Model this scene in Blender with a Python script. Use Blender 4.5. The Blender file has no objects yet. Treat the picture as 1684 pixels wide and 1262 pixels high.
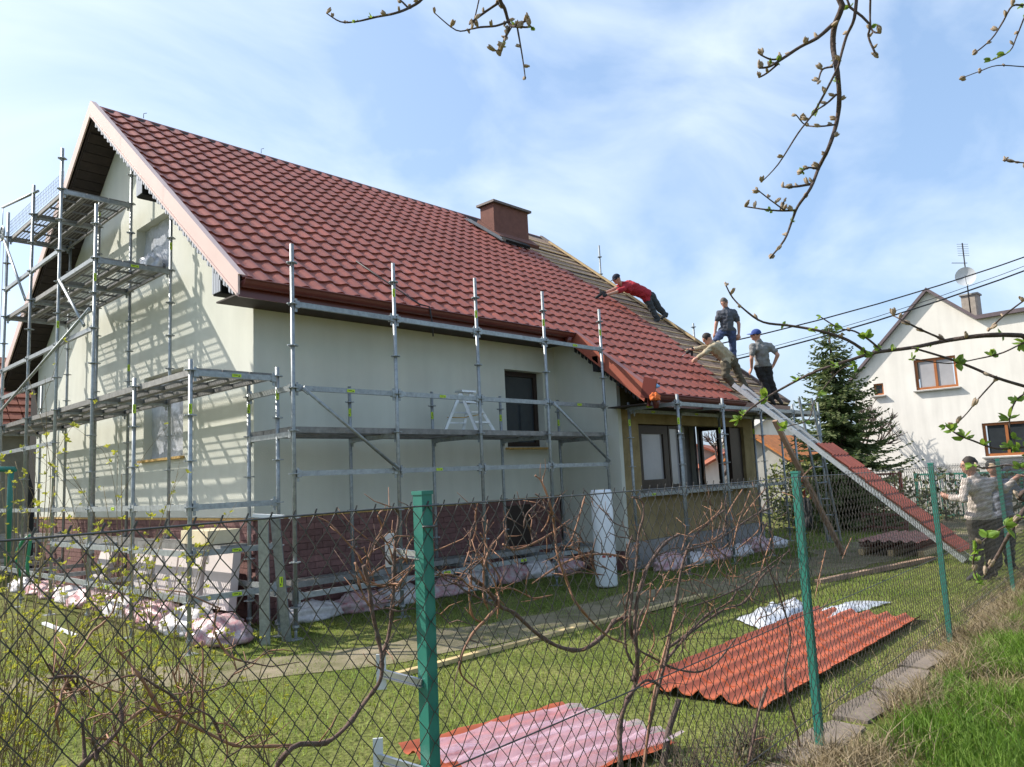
import bpy, bmesh, math, random
import numpy as np
from mathutils import Vector, Matrix, noise

random.seed(7); np.random.seed(7)
S = bpy.context.scene
COL = S.collection
rad = math.radians

# ------------------------------------------------------------------ camera
PW, PH, FPX = 1684.0, 1262.0, 1259.7
CAM = Vector((-4.7073, -7.9399, 1.8364))
YAW, PIT, ROL = 0.755205, 0.122722, -0.046035
_F = Vector((math.cos(YAW) * math.cos(PIT), math.sin(YAW) * math.cos(PIT), math.sin(PIT)))
_r0 = Vector((math.sin(YAW), -math.cos(YAW), 0)); _u0 = _r0.cross(_F)
_R = math.cos(ROL) * _r0 + math.sin(ROL) * _u0
_U = -math.sin(ROL) * _r0 + math.cos(ROL) * _u0
cd = bpy.data.cameras.new('camera'); cam = bpy.data.objects.new('camera', cd); COL.objects.link(cam)
cam.matrix_world = Matrix(((_R.x, _U.x, -_F.x, CAM.x), (_R.y, _U.y, -_F.y, CAM.y), (_R.z, _U.z, -_F.z, CAM.z), (0, 0, 0, 1)))
cd.lens = FPX / PW * 36.0; cd.sensor_width = 36.0; cd.clip_start = 0.05; cd.clip_end = 2000
S.camera = cam

def at(px, py, X=None, Y=None, Z=None, d=None):
    """a point of the place seen at photo pixel (px,py), on the plane X/Y/Z = value or d metres away"""
    v = _F + _R * ((px - PW / 2) / FPX) - _U * ((py - PH / 2) / FPX)
    if d is not None: return CAM + v * d
    if X is not None: return CAM + v * ((X - CAM.x) / v.x)
    if Y is not None: return CAM + v * ((Y - CAM.y) / v.y)
    return CAM + v * ((Z - CAM.z) / v.z)
def depth(p): return (Vector(p) - CAM).dot(_F)
def pix(p):
    q = Vector(p) - CAM; z = q.dot(_F)
    return PW / 2 + FPX * q.dot(_R) / z, PH / 2 - FPX * q.dot(_U) / z

# ------------------------------------------------------------------ sky, sun, exposure
SUN = Vector((0.375, -0.632, -0.680)).normalized()
W = bpy.data.worlds.new('World'); S.world = W; W.use_nodes = True
nt = W.node_tree; nt.nodes.clear()
def N(t, tree, **k):
    n = tree.nodes.new(t)
    for a, b in k.items(): setattr(n, a, b)
    return n
sky = N('ShaderNodeTexSky', nt, sky_type='NISHITA', sun_disc=False, sun_elevation=math.asin(-SUN.z),
        sun_rotation=math.atan2(-SUN.x, -SUN.y), altitude=250, air_density=1.0, dust_density=3.4, ozone_density=1.2)
tc = N('ShaderNodeTexCoord', nt); mp = N('ShaderNodeMapping', nt)
mp.inputs['Rotation'].default_value = (0.2, -0.35, rad(35)); mp.inputs['Scale'].default_value = (1.1, 3.0, 3.4)
nz = N('ShaderNodeTexNoise', nt); nz.inputs['Scale'].default_value = 1.5; nz.inputs['Detail'].default_value = 6
nz.inputs['Roughness'].default_value = 0.52; nz.inputs['Distortion'].default_value = 0.7
cr = N('ShaderNodeValToRGB', nt); cr.color_ramp.elements[0].position = 0.42; cr.color_ramp.elements[1].position = 0.82
cr.color_ramp.elements[0].color = (0.04, 0.04, 0.04, 1); cr.color_ramp.elements[1].color = (0.66, 0.66, 0.66, 1)
hz = N('ShaderNodeMix', nt, data_type='RGBA'); hz.inputs[0].default_value = 0.40; hz.inputs[7].default_value = (1.9, 3.2, 5.2, 1)   # thin high haze over the whole sky
mx = N('ShaderNodeMix', nt, data_type='RGBA'); mx.inputs[7].default_value = (5.5, 5.95, 6.25, 1)
bgn = N('ShaderNodeBackground', nt); bgn.inputs['Strength'].default_value = 0.110
wo = N('ShaderNodeOutputWorld', nt)
L = nt.links.new
L(tc.outputs['Generated'], mp.inputs['Vector']); L(mp.outputs['Vector'], nz.inputs['Vector']); L(nz.outputs['Fac'], cr.inputs['Fac'])
L(cr.outputs['Color'], mx.inputs['Factor']); L(sky.outputs['Color'], hz.inputs[6]); L(hz.outputs[2], mx.inputs[6]); L(mx.outputs[2], bgn.inputs['Color']); L(bgn.outputs['Background'], wo.inputs['Surface'])
sl = bpy.data.lights.new('sun', 'SUN'); sl.energy = 3.5; sl.angle = rad(0.53); sl.color = (1.0, 0.94, 0.85)
so = bpy.data.objects.new('sun', sl); COL.objects.link(so); so.rotation_euler = SUN.to_track_quat('-Z', 'Y').to_euler(); so.location = (-12, 18, 25)
S.view_settings.view_transform = 'Standard'; S.view_settings.look = 'None'; S.view_settings.exposure = 1.05; S.view_settings.gamma = 1.0

# ------------------------------------------------------------------ materials
MATS = {}
def mat(name, col, rough=0.7, metal=0.0, var=0.15, scale=6.0, bump=0.0, bscale=80.0, spec=0.4, rnd=0.0, col2=None, coat=0.0, trans=0.0, alpha=1.0, detail=6, backlit=None, streak=0.0):
    if name in MATS: return MATS[name]
    m = bpy.data.materials.new(name); m.use_nodes = True; t = m.node_tree; b = t.nodes['Principled BSDF']; l = t.links.new
    g = N('ShaderNodeNewGeometry', t)
    n = N('ShaderNodeTexNoise', t); n.inputs['Scale'].default_value = scale; n.inputs['Detail'].default_value = detail; n.inputs['Roughness'].default_value = 0.62
    l(g.outputs['Position'], n.inputs['Vector'])
    r = N('ShaderNodeValToRGB', t); r.color_ramp.elements[0].position = 0.3; r.color_ramp.elements[1].position = 0.7
    c = Vector(col)
    lo = c * (1 - var); hi = c * (1 + var)
    if col2 is not None: lo, hi = c, Vector(col2)
    r.color_ramp.elements[0].color = (*lo, 1); r.color_ramp.elements[1].color = (*hi, 1)
    l(n.outputs['Fac'], r.inputs['Fac']); out = r.outputs['Color']
    if rnd > 0:
        oi = N('ShaderNodeObjectInfo', t); mr = N('ShaderNodeMapRange', t)
        mr.inputs['To Min'].default_value = 1 - rnd; mr.inputs['To Max'].default_value = 1 + rnd
        l(oi.outputs['Random'], mr.inputs['Value'])
        mm = N('ShaderNodeVectorMath', t, operation='SCALE'); l(out, mm.inputs[0]); l(mr.outputs['Result'], mm.inputs['Scale']); out = mm.outputs['Vector']
    if streak > 0:
        mpn = N('ShaderNodeMapping', t); mpn.inputs['Scale'].default_value = (2.6, 2.6, 0.35); l(g.outputs['Position'], mpn.inputs['Vector'])
        n3 = N('ShaderNodeTexNoise', t); n3.inputs['Scale'].default_value = 1.6; n3.inputs['Detail'].default_value = 7; l(mpn.outputs['Vector'], n3.inputs['Vector'])
        m3 = N('ShaderNodeMapRange', t); m3.inputs['From Min'].default_value = .35; m3.inputs['From Max'].default_value = .7; m3.inputs['To Min'].default_value = 1 - streak; m3.inputs['To Max'].default_value = 1.0; l(n3.outputs['Fac'], m3.inputs['Value'])
        v3 = N('ShaderNodeVectorMath', t, operation='SCALE'); l(out, v3.inputs[0]); l(m3.outputs['Result'], v3.inputs['Scale']); out = v3.outputs['Vector']
    l(out, b.inputs['Base Color'])
    b.inputs['Roughness'].default_value = rough; b.inputs['Metallic'].default_value = metal
    b.inputs['Specular IOR Level'].default_value = spec; b.inputs['Coat Weight'].default_value = coat
    b.inputs['Transmission Weight'].default_value = trans; b.inputs['Alpha'].default_value = alpha
    if bump > 0:
        n2 = N('ShaderNodeTexNoise', t); n2.inputs['Scale'].default_value = bscale; n2.inputs['Detail'].default_value = 4
        l(g.outputs['Position'], n2.inputs['Vector'])
        bp = N('ShaderNodeBump', t); bp.inputs['Strength'].default_value = bump; bp.inputs['Distance'].default_value = 0.01
        l(n2.outputs['Fac'], bp.inputs['Height']); l(bp.outputs['Normal'], b.inputs['Normal'])
    if backlit:
        tr = N('ShaderNodeBsdfTranslucent', t); tr.inputs['Color'].default_value = (*backlit, 1)
        ms = N('ShaderNodeMixShader', t); ms.inputs['Fac'].default_value = 0.4
        l(b.outputs['BSDF'], ms.inputs[1]); l(tr.outputs['BSDF'], ms.inputs[2]); l(ms.outputs['Shader'], t.nodes['Material Output'].inputs['Surface'])
    MATS[name] = m; return m

M = dict(
    stucco=mat('stucco', (0.625, 0.63, 0.55), 0.92, var=0.05, scale=0.9, bump=0.4, bscale=150, streak=0.07),
    tile=mat('roof_tile_paint', (0.285, 0.076, 0.048), 0.50, var=0.22, scale=2.4, streak=0.16, spec=0.5, rnd=0.13, bump=0.08, bscale=300),
    tile_new=mat('new_tile_paint', (0.40, 0.098, 0.042), 0.55, var=0.10, scale=4, spec=0.4, rnd=0.06),
    gutter=mat('gutter_paint', (0.125, 0.030, 0.024), 0.30, var=0.10, scale=3, spec=0.5),
    verge=mat('verge_sheet', (0.62, 0.46, 0.41), 0.45, var=0.05, scale=2),
    verge_red=mat('verge_red_sheet', (0.33, 0.095, 0.06), 0.42, var=0.08, scale=3),
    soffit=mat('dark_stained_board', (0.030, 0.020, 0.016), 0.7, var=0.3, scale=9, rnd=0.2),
    black=mat('black_gap', (0.012, 0.011, 0.011), 0.9, var=0.2),
    trim=mat('grey_zinc_trim', (0.36, 0.38, 0.42), 0.5, metal=0.3, var=0.1),
    brick=mat('plinth_brick', (0.185, 0.095, 0.085), 0.85, var=0.25, scale=20, rnd=0.22, bump=0.3),
    mortar=mat('mortar', (0.22, 0.125, 0.115), 0.95, var=0.2, scale=30, bump=0.3),
    ochre=mat('ochre_foam_edge', (0.48, 0.31, 0.11), 0.9, var=0.3, scale=15),
    raw=mat('raw_adhesive_wall', (0.20, 0.150, 0.070), 0.95, scale=3.4, col2=(0.36, 0.275, 0.14), bump=0.4, bscale=60),
    grey_plaster=mat('grey_plaster', (0.25, 0.24, 0.23), 0.95, var=0.2, scale=4, bump=0.3),
    frame=mat('dark_brown_frame', (0.032, 0.019, 0.014), 0.45, var=0.25),
    orange_frame=mat('orange_wood_frame', (0.33, 0.115, 0.035), 0.5, var=0.15),
    glass=mat('window_glass', (0.035, 0.04, 0.045), 0.04, var=0.1, spec=0.8),
    glass_pale=mat('pale_reflection_glass', (0.36, 0.35, 0.36), 0.12, var=0.10, scale=2, spec=0.6),  # pale reflection on the porch panes put into the base colour
    film=mat('plastic_film', (0.46, 0.48, 0.52), 0.20, var=0.15, scale=9, bump=1.0, bscale=14, spec=0.7),
    steel=mat('galvanised_steel', (0.30, 0.325, 0.335), 0.48, metal=0.55, scale=22, var=0.25, rnd=0.12, bump=0.1, bscale=120),
    steel_deck=mat('deck_steel', (0.23, 0.225, 0.215), 0.6, metal=0.4, scale=12, var=0.3, rnd=0.15),
    alu=mat('aluminium', (0.55, 0.57, 0.59), 0.34, metal=0.7, var=0.12, scale=14),
    sticker=mat('yellow_green_sticker', (0.45, 0.62, 0.03), 0.5, var=0.2, scale=60),
    sticker_ink=mat('sticker_ink', (0.05, 0.07, 0.02), 0.6),
    wood=mat('weathered_board', (0.33, 0.215, 0.145), 0.85, scale=7, var=0.35, rnd=0.28),
    wood_new=mat('new_batten_wood', (0.50, 0.37, 0.20), 0.8, scale=9, var=0.18, rnd=0.12),
    plank=mat('yellow_plank', (0.50, 0.38, 0.19), 0.8, scale=5, var=0.3),
    chim=mat('chimney_render', (0.17, 0.075, 0.058), 0.9, var=0.15, scale=6, bump=0.3),
    chim_cap=mat('chimney_cap_sheet', (0.13, 0.10, 0.09), 0.6, var=0.2),
    green=mat('green_fence_paint', (0.022, 0.165, 0.125), 0.45, var=0.12, scale=12, spec=0.5),
    wire=mat('dark_fence_wire', (0.085, 0.080, 0.075), 0.38, metal=0.5, var=0.4, scale=30),
    white_metal=mat('white_painted_metal', (0.66, 0.68, 0.70), 0.5, var=0.1),
    bark=mat('bark', (0.075, 0.052, 0.042), 0.9, scale=40, var=0.4, bump=0.7, bscale=90),
    bark_vine=mat('vine_bark', (0.115, 0.072, 0.056), 0.9, scale=35, var=0.4, bump=0.8, bscale=70),
    cane=mat('vine_cane', (0.25, 0.125, 0.07), 0.7, scale=25, var=0.35),
    twig=mat('shrub_twig', (0.20, 0.155, 0.08), 0.85, scale=30, var=0.3),
    bud=mat('pale_bud', (0.46, 0.36, 0.26), 0.7, scale=60, var=0.25, backlit=(0.5, 0.4, 0.25)),
    leaf=mat('spring_leaf', (0.13, 0.22, 0.035), 0.55, scale=40, var=0.3, rnd=0.25, backlit=(0.30, 0.42, 0.05)),
    leaf_y=mat('yellow_bud_leaf', (0.30, 0.30, 0.04), 0.6, scale=40, var=0.3, rnd=0.25, backlit=(0.5, 0.5, 0.06)),
    spruce=mat('spruce_needles', (0.085, 0.115, 0.045), 0.75, scale=4, col2=(0.19, 0.22, 0.08), backlit=(0.06, 0.10, 0.03)),
    hedge=mat('hedge_leaves', (0.055, 0.075, 0.03), 0.75, scale=5, col2=(0.13, 0.14, 0.055)),
    far_white=mat('far_house_render', (0.76, 0.725, 0.665), 0.92, var=0.04, scale=1.0, streak=0.10),
    far_roof=mat('far_roof_edge', (0.13, 0.10, 0.11), 0.7),
    terracotta=mat('old_roof_tiles', (0.27, 0.085, 0.045), 0.8, scale=6, var=0.35, rnd=0.2),
    orange_shed=mat('orange_timber', (0.42, 0.145, 0.035), 0.7, scale=5, var=0.25),
    shed_grey=mat('grey_shed_wall', (0.34, 0.33, 0.30), 0.9, scale=3, var=0.15),
    red_metal=mat('red_painted_metal', (0.34, 0.055, 0.045), 0.5, var=0.2, scale=10),
    bag_white=mat('white_bag_film', (0.60, 0.57, 0.57), 0.30, scale=14, var=0.25, bump=0.8, bscale=22),
    bag_pink=mat('pink_printed_bag', (0.58, 0.53, 0.53), 0.30, scale=11, col2=(0.42, 0.13, 0.15), bump=0.8, bscale=22),
    foam=mat('pale_foam_board', (0.60, 0.54, 0.525), 0.9, scale=3, var=0.06),
    carton=mat('cream_carton', (0.58, 0.50, 0.34), 0.85, var=0.1),
    roll=mat('white_roll_film', (0.70, 0.73, 0.75), 0.4, var=0.06, scale=6),
    cable=mat('black_cable', (0.02, 0.02, 0.022), 0.6),
    hose=mat('green_hose', (0.03, 0.22, 0.11), 0.4),
    stone=mat('edging_stone', (0.165, 0.135, 0.11), 0.95, scale=9, var=0.25, bump=0.6, bscale=40, rnd=0.1),
    concrete=mat('grey_concrete', (0.33, 0.32, 0.30), 0.95, scale=9, var=0.2, bump=0.3),
    skin=mat('skin', (0.50, 0.265, 0.19), 0.6, var=0.10, scale=30),
    hair=mat('dark_hair', (0.025, 0.018, 0.014), 0.7, var=0.4, scale=60),
    shoe=mat('dark_shoe', (0.035, 0.033, 0.035), 0.7),
    glove=mat('black_glove', (0.018, 0.018, 0.02), 0.8),
)

# ------------------------------------------------------------------ builders
class MB:
    def __init__(s): s.v = []; s.f = []; s.m = []; s.sm = []
    def add(s, vs, fs, mi=0, smooth=False):
        o = len(s.v); s.v += [tuple(x) for x in vs]
        for f in fs: s.f.append(tuple(i + o for i in f)); s.m.append(mi); s.sm.append(smooth)
    def box(s, c, size, R=None, mi=0):
        c = Vector(c); h = Vector(size) / 2; vs = []
        for x in (-1, 1):
            for y in (-1, 1):
                for z in (-1, 1):
                    p = Vector((x * h.x, y * h.y, z * h.z)); vs.append(c + (R @ p if R else p))
        s.add(vs, [(0, 1, 3, 2), (4, 6, 7, 5), (0, 4, 5, 1), (2, 3, 7, 6), (0, 2, 6, 4), (1, 5, 7, 3)], mi)
    def span(s, a, b, mi=0):
        a = Vector(a); b = Vector(b); s.box((a + b) / 2, (abs(b.x - a.x), abs(b.y - a.y), abs(b.z - a.z)), mi=mi)
    def bar(s, a, b, w, h, up=(0, 0, 1), mi=0):
        a = Vector(a); b = Vector(b); d = b - a; ln = d.length; d.normalize(); up = Vector(up)
        if abs(d.dot(up)) > 0.98: up = Vector((1, 0, 0))
        sd = d.cross(up).normalized(); u = sd.cross(d)
        s.box((a + b) / 2, (ln, w, h), Matrix((d, sd, u)).transposed(), mi)
    def tube(s, pts, r, n=8, mi=0, smooth=True, cap=True):
        pts = [Vector(p) for p in pts]; k = len(pts)
        rs = [r] * k if not hasattr(r, '__len__') else r
        o = len(s.v); ref = None
        for i, p in enumerate(pts):
            t = (pts[min(i + 1, k - 1)] - pts[max(i - 1, 0)])
            if t.length < 1e-9: t = Vector((0, 0, 1))
            t.normalize()
            if ref is None: ref = Vector((0, 0, 1)) if abs(t.z) < 0.9 else Vector((1, 0, 0))
            x = (ref - t * ref.dot(t)); x.normalize(); y = t.cross(x); ref = x
            for j in range(n):
                a = 2 * math.pi * j / n; s.v.append(tuple(p + (x * math.cos(a) + y * math.sin(a)) * rs[i]))
        for i in range(k - 1):
            for j in range(n):
                s.f.append((o + i * n + j, o + i * n + (j + 1) % n, o + (i + 1) * n + (j + 1) % n, o + (i + 1) * n + j)); s.m.append(mi); s.sm.append(smooth)
        if cap:
            s.f.append(tuple(o + j for j in reversed(range(n)))); s.m.append(mi); s.sm.append(False)
            s.f.append(tuple(o + (k - 1) * n + j for j in range(n))); s.m.append(mi); s.sm.append(False)
    def ell(s, c, r, R=None, nu=10, nv=6, mi=0, vmin=-1.0):
        c = Vector(c); r = Vector(r) if hasattr(r, '__len__') else Vector((r, r, r)); vs = []; o = []
        a0 = math.asin(max(-1, vmin))
        for i in range(nv + 1):
            a = a0 + (math.pi / 2 - a0) * i / nv
            for j in range(nu):
                b = 2 * math.pi * j / nu
                p = Vector((math.cos(a) * math.cos(b) * r.x, math.cos(a) * math.sin(b) * r.y, math.sin(a) * r.z)); vs.append(c + (R @ p if R else p))
        fs = [(i * nu + j, i * nu + (j + 1) % nu, (i + 1) * nu + (j + 1) % nu, (i + 1) * nu + j) for i in range(nv) for j in range(nu)]
        s.add(vs, fs, mi, True)
    def mesh(s, name, mats):
        me = bpy.data.meshes.new(name); me.from_pydata(s.v, [], s.f)
        for m in (mats if isinstance(mats, (list, tuple)) else [mats]): me.materials.append(m)
        me.polygons.foreach_set('material_index', s.m); me.polygons.foreach_set('use_smooth', s.sm); me.update(); return me
    def build(s, name, mats, parent=None, **k): return link(name, s.mesh(name, mats), parent, **k)

def link(name, me, parent=None, loc=None, rot=None, kind=None, label=None):
    o = bpy.data.objects.new(name, me); COL.objects.link(o)
    if loc is not None: o.location = loc
    if rot is not None: o.rotation_euler = rot
    if parent is not None:
        o.parent = parent; o.matrix_parent_inverse = Matrix.Translation(-parent.location)
    if kind: o['kind'] = kind
    if label: o['label'] = label
    return o
def thing(name, label, cat, loc=(0, 0, 0), group=None):
    o = bpy.data.objects.new(name, None); COL.objects.link(o); o.location = loc; o.empty_display_size = 0.2
    o['label'] = label; o['category'] = cat
    if group: o['group'] = group
    return o
def tag(o, label, cat, group=None):
    o['label'] = label; o['category'] = cat
    if group: o['group'] = group
    return o
def struct(o): o['kind'] = 'structure'; return o

def wall_panel(ubreaks, top, bottom, openings, P, mb, mi=0):
    """vertical wall strips; P(u,z)->point; openings (u0,u1,z0,z1)"""
    us = sorted(set(list(ubreaks) + [u for o in openings for u in o[:2]]))
    for a, b in zip(us, us[1:]):
        m = (a + b) / 2; z = [bottom, bottom]
        for o in sorted([o for o in openings if o[0] <= m <= o[1]], key=lambda q: q[2]):
            mb.add([P(a, z[0]), P(b, z[1]), P(b, o[2]), P(a, o[2])], [(0, 1, 2, 3)], mi); z = [o[3], o[3]]
        mb.add([P(a, z[0]), P(b, z[1]), P(b, top(b)), P(a, top(a))], [(0, 1, 2, 3)], mi)

# ================================================================== THE SETTING
GZ = 0.15
FENCE_Y = lambda x: -6.1 + 0.035 * (x + 3.2)
def gz(x, y):
    z = GZ + 0.05 * max(0.0, min(1.0, (-3.5 - y) / 2.5)) + 0.02 * noise.noise(Vector((x * 0.5, y * 0.5, 0)))
    if y < FENCE_Y(x) - 0.15: z += 0.07 * min(1.0, (FENCE_Y(x) - 0.15 - y) / 0.5)
    return z
def grid(xs, ys, f):
    vs = [(x, y, f(x, y)) for y in ys for x in xs]; n = len(xs)
    fs = [(j * n + i, j * n + i + 1, (j + 1) * n + i + 1, (j + 1) * n + i) for j in range(len(ys) - 1) for i in range(n - 1)]
    return vs, fs
gmat = bpy.data.materials.new('lawn_ground'); gmat.use_nodes = True
t = gmat.node_tree; b = t.nodes['Principled BSDF']; b.inputs['Roughness'].default_value = 0.95; b.inputs['Specular IOR Level'].default_value = 0.1
g = N('ShaderNodeNewGeometry', t); n1 = N('ShaderNodeTexNoise', t); n1.inputs['Scale'].default_value = 1.1; n1.inputs['Detail'].default_value = 8
n2 = N('ShaderNodeTexNoise', t); n2.inputs['Scale'].default_value = 26; n2.inputs['Detail'].default_value = 6
r1 = N('ShaderNodeValToRGB', t); e = r1.color_ramp.elements; e[0].position = 0.32; e[0].color = (0.10, 0.125, 0.030, 1); e[1].position = 0.68; e[1].color = (0.20, 0.20, 0.068, 1)
r2 = N('ShaderNodeValToRGB', t); e = r2.color_ramp.elements; e[0].position = 0.35; e[0].color = (0.055, 0.042, 0.028, 1); e[1].position = 0.62; e[1].color = (1, 1, 1, 1)
mm = N('ShaderNodeMix', t, data_type='RGBA', blend_type='MULTIPLY'); mm.inputs['Factor'].default_value = 0.6
for n_ in (n1, n2): t.links.new(g.outputs['Position'], n_.inputs['Vector'])
t.links.new(n1.outputs['Fac'], r1.inputs['Fac']); t.links.new(n2.outputs['Fac'], r2.inputs['Fac'])
t.links.new(r1.outputs['Color'], mm.inputs[6]); t.links.new(r2.outputs['Color'], mm.inputs[7]); t.links.new(mm.outputs[2], b.inputs['Base Color'])
bp = N('ShaderNodeBump', t); bp.inputs['Strength'].default_value = 0.5; bp.inputs['Distance'].default_value = 0.03
t.links.new(n2.outputs['Fac'], bp.inputs['Height']); t.links.new(bp.outputs['Normal'], b.inputs['Normal'])
def ladder_vals(lo, hi, step, far):
    a = [lo - far, lo - far * 0.4, lo - far * 0.12]; x = lo
    while x < hi + 1e-6: a.append(x); x += step
    return a + [hi + far * 0.12, hi + far * 0.4, hi + far]
mb = MB(); vs, fs = grid(ladder_vals(-8, 16, 0.4, 400), ladder_vals(-10, 14, 0.4, 400), gz); mb.add(vs, fs, 0, True)
struct(mb.build('ground', gmat))

# worn gravel track between lawn and house
PATH = [(-9, 3.0, 0.9), (-5, 1.7, 0.9), (-2.6, 0.35, 0.9), (-1.2, -0.75, 0.9), (0.0, -1.45, 0.95), (1.6, -1.75, 1.0), (4.0, -1.95, 1.0), (7.0, -2.45, 1.2), (10.5, -2.7, 1.9), (14.5, -2.9, 2.4), (20, -3.2, 2.8)]
def path_at(x):
    for (a, b_) in zip(PATH, PATH[1:]):
        if a[0] <= x <= b_[0]:
            s = (x - a[0]) / (b_[0] - a[0]); return a[1] + (b_[1] - a[1]) * s, a[2] + (b_[2] - a[2]) * s
    return PATH[-1][1], PATH[-1][2]
pm = mat('track_gravel', (0.105, 0.105, 0.045), 0.95, scale=2.6, col2=(0.27, 0.225, 0.16), bump=0.8, bscale=50, spec=0.1)
mb = MB(); vs = []; nseg = 0; x = -9.0
while x <= 20:
    yc, w = path_at(x); dy = (path_at(x + 0.1)[0] - path_at(x - 0.1)[0]) / 0.2; sc = math.sqrt(1 + dy * dy)
    for q in range(-3, 4):
        y = yc + (w * sc / 2) * q / 3 * (1 + 0.55 * noise.noise(Vector((x * 1.3, q, 3)))); vs.append((x, y, gz(x, y) + 0.006 + 0.006 * (3 - abs(q)) / 3))
    x += 0.25; nseg += 1
mb.add(vs, [(i * 7 + j, (i + 1) * 7 + j, (i + 1) * 7 + j + 1, i * 7 + j + 1) for i in range(nseg - 1) for j in range(6)], 0, True)
struct(mb.build('gravel_path', pm))

# street beyond the yard
mb = MB(); mb.add([(22, -60, GZ + 0.012), (27, -60, GZ + 0.012), (27, 60, GZ + 0.012), (22, 60, GZ + 0.012)], [(0, 1, 2, 3)])
struct(mb.build('road', mat('asphalt', (0.055, 0.055, 0.057), 0.9, scale=8, var=0.2)))

# ================================================================== THE HOUSE
XW, YW, YB, YR, XE = 0.22, 1.35, 10.80, 6.07, 11.30
XV, XF = -0.32, 11.74                     # verges
XP, YP, XPE = 6.35, -0.05, 11.60          # porch
KS = 0.8; SL = math.atan(KS); CS, SN = math.cos(SL), math.sin(SL)
def RZ(y): return 4.54 + KS * (y - 0.82) if y <= YR else 4.54 + KS * (2 * YR - y - 0.82)
ROOFN = Vector((0, -SN, CS))
def roof_pt(x, y, off=0.0): return Vector((x, y, RZ(y))) + ROOFN * off

house = thing('house', 'long pale green stucco house under a half-finished red tile roof, wrapped in scaffolding', 'house', (5.5, 6, GZ))
# --- walls
WT = 0.26   # reveal depth
def reveals(mb, P, N_, o, mi=0, dp=WT):
    u0, u1, z0, z1 = o; n = Vector(N_) * -dp
    c = [P(u0, z0), P(u1, z0), P(u1, z1), P(u0, z1)]; c = [Vector(q) for q in c]; d = [q + n for q in c]
    mb.add(c + d, [(0, 1, 5, 4), (1, 2, 6, 5), (2, 3, 7, 6), (3, 0, 4, 7)], mi)
PLZ = 1.48
gtop = lambda y: RZ(y) - 0.26
gw = MB(); Pg = lambda u, z: (XW, u, z)
GWIN = [(3.49, 4.98, 2.40, 3.73), (3.96, 5.40, 5.42, 6.36)]
wall_panel([YW, YR, YB], gtop, PLZ, GWIN, Pg, gw)
for o in GWIN: reveals(gw, Pg, (-1, 0, 0), o)
gw.build('gable_wall', M['stucco'], house)
sw = MB(); Ps = lambda u, z: (u, YW, z); SWIN = (4.98, 6.00, 2.38, 3.76)
wall_panel([XW, XP], lambda x: 4.75, PLZ, [SWIN], Ps, sw); reveals(sw, Ps, (0, -1, 0), SWIN)
sw.build('side_wall', M['stucco'], house)
pw = MB(); Pp = lambda u, z: (XP, u, z)
wall_panel([YP, YW], lambda y: RZ(y) - 0.22, 0.50, [], Pp, pw)
# stucco return onto porch front, cut edge of insulation
pw.add([(XP, YP, 0.62), (XP + 0.10, YP, 0.62), (XP + 0.10, YP, 3.55), (XP, YP, 3.55)], [(0, 1, 2, 3)])
pw.build('porch_side_wall', M['stucco'], house)
pf = MB(); Pf = lambda u, z: (u, YP + 0.06, z); PWIN = (7.05, 11.12, 1.50, 2.72)
wall_panel([XP + 0.02, XPE], lambda x: 3.60, 0.62, [PWIN], Pf, pf); reveals(pf, Pf, (0, -1, 0), PWIN, dp=0.22)
pf.build('porch_front_wall', M['raw'], house)
# far end wall of the porch with its own window opening
a = at(1140, 700, X=XPE); b_ = at(1212, 700, X=XPE)
pe = MB(); EWIN = (max(b_.y, 0.10), min(a.y, 1.33), 1.42, 2.78)
wall_panel([YP + 0.06, 1.45], lambda y: RZ(y) - 0.22, 0.0, [EWIN], lambda u, z: (XPE, u, z), pe)
reveals(pe, lambda u, z: (XPE, u, z), (1, 0, 0), EWIN, dp=0.2)
pe.add([(XP + 0.3, YW + 0.12, 0.3), (XPE, YW + 0.12, 0.3), (XPE, YW + 0.12, 4.6), (XP + 0.3, YW + 0.12, 4.6)], [(0, 1, 2, 3)])
pe.add([(XP + 0.3, YP + 0.3, 0.3), (XP + 0.3, YW + 0.12, 0.3), (XP + 0.3, YW + 0.12, 3.9), (XP + 0.3, YP + 0.3, 3.3)], [(0, 1, 2, 3)])
pe.add([(XP, YP + .3, 1.0), (XPE, YP + .3, 1.0), (XPE, YW + 0.12, 1.0), (XP, YW + 0.12, 1.0)], [(0, 1, 2, 3)])
pe.build('porch_inner_wall', M['grey_plaster'], house)
pb = MB(); pb.span((XP + 0.03, YP - 0.02, 0.0), (XPE, YP + 0.05, 0.62)); pb.build('porch_base', M['grey_plaster'], house)
pb = MB(); pb.span((XP + 0.002, YP + 0.051, 0.0), (XP + 0.2, YW + 0.02, 0.498)); pb.build('porch_plinth', M['brick'], house)
# back walls closing the shell
bw = MB()
wall_panel([YW, YR, YB], gtop, 0, [], lambda u, z: (XE, u, z), bw)
bw.add([(XW, YB, 0), (XE, YB, 0), (XE, YB, 4.7), (XW, YB, 4.7)], [(0, 1, 2, 3)])
bw.add([(XW + .3, YW + .3, 2.2), (XE, YW + .3, 2.2), (XE, YB, 2.2), (XW + .3, YB, 2.2)], [(0, 1, 2, 3)])
for X_ in (XW + 0.32,): bw.add([(X_, YW + .3, 0), (X_, YB, 0), (X_, YB, 5.2), (X_, YR, 8.2), (X_, YW + .3, 4.8)], [(0, 1, 2, 3, 4)])
bw.add([(XW + .3, YW + .32, 0), (XP, YW + .32, 0), (XP, YW + .32, 4.8), (XW + .3, YW + .32, 4.8)], [(0, 1, 2, 3)])
bw.build('rear_wall', M['stucco'], house)

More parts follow.
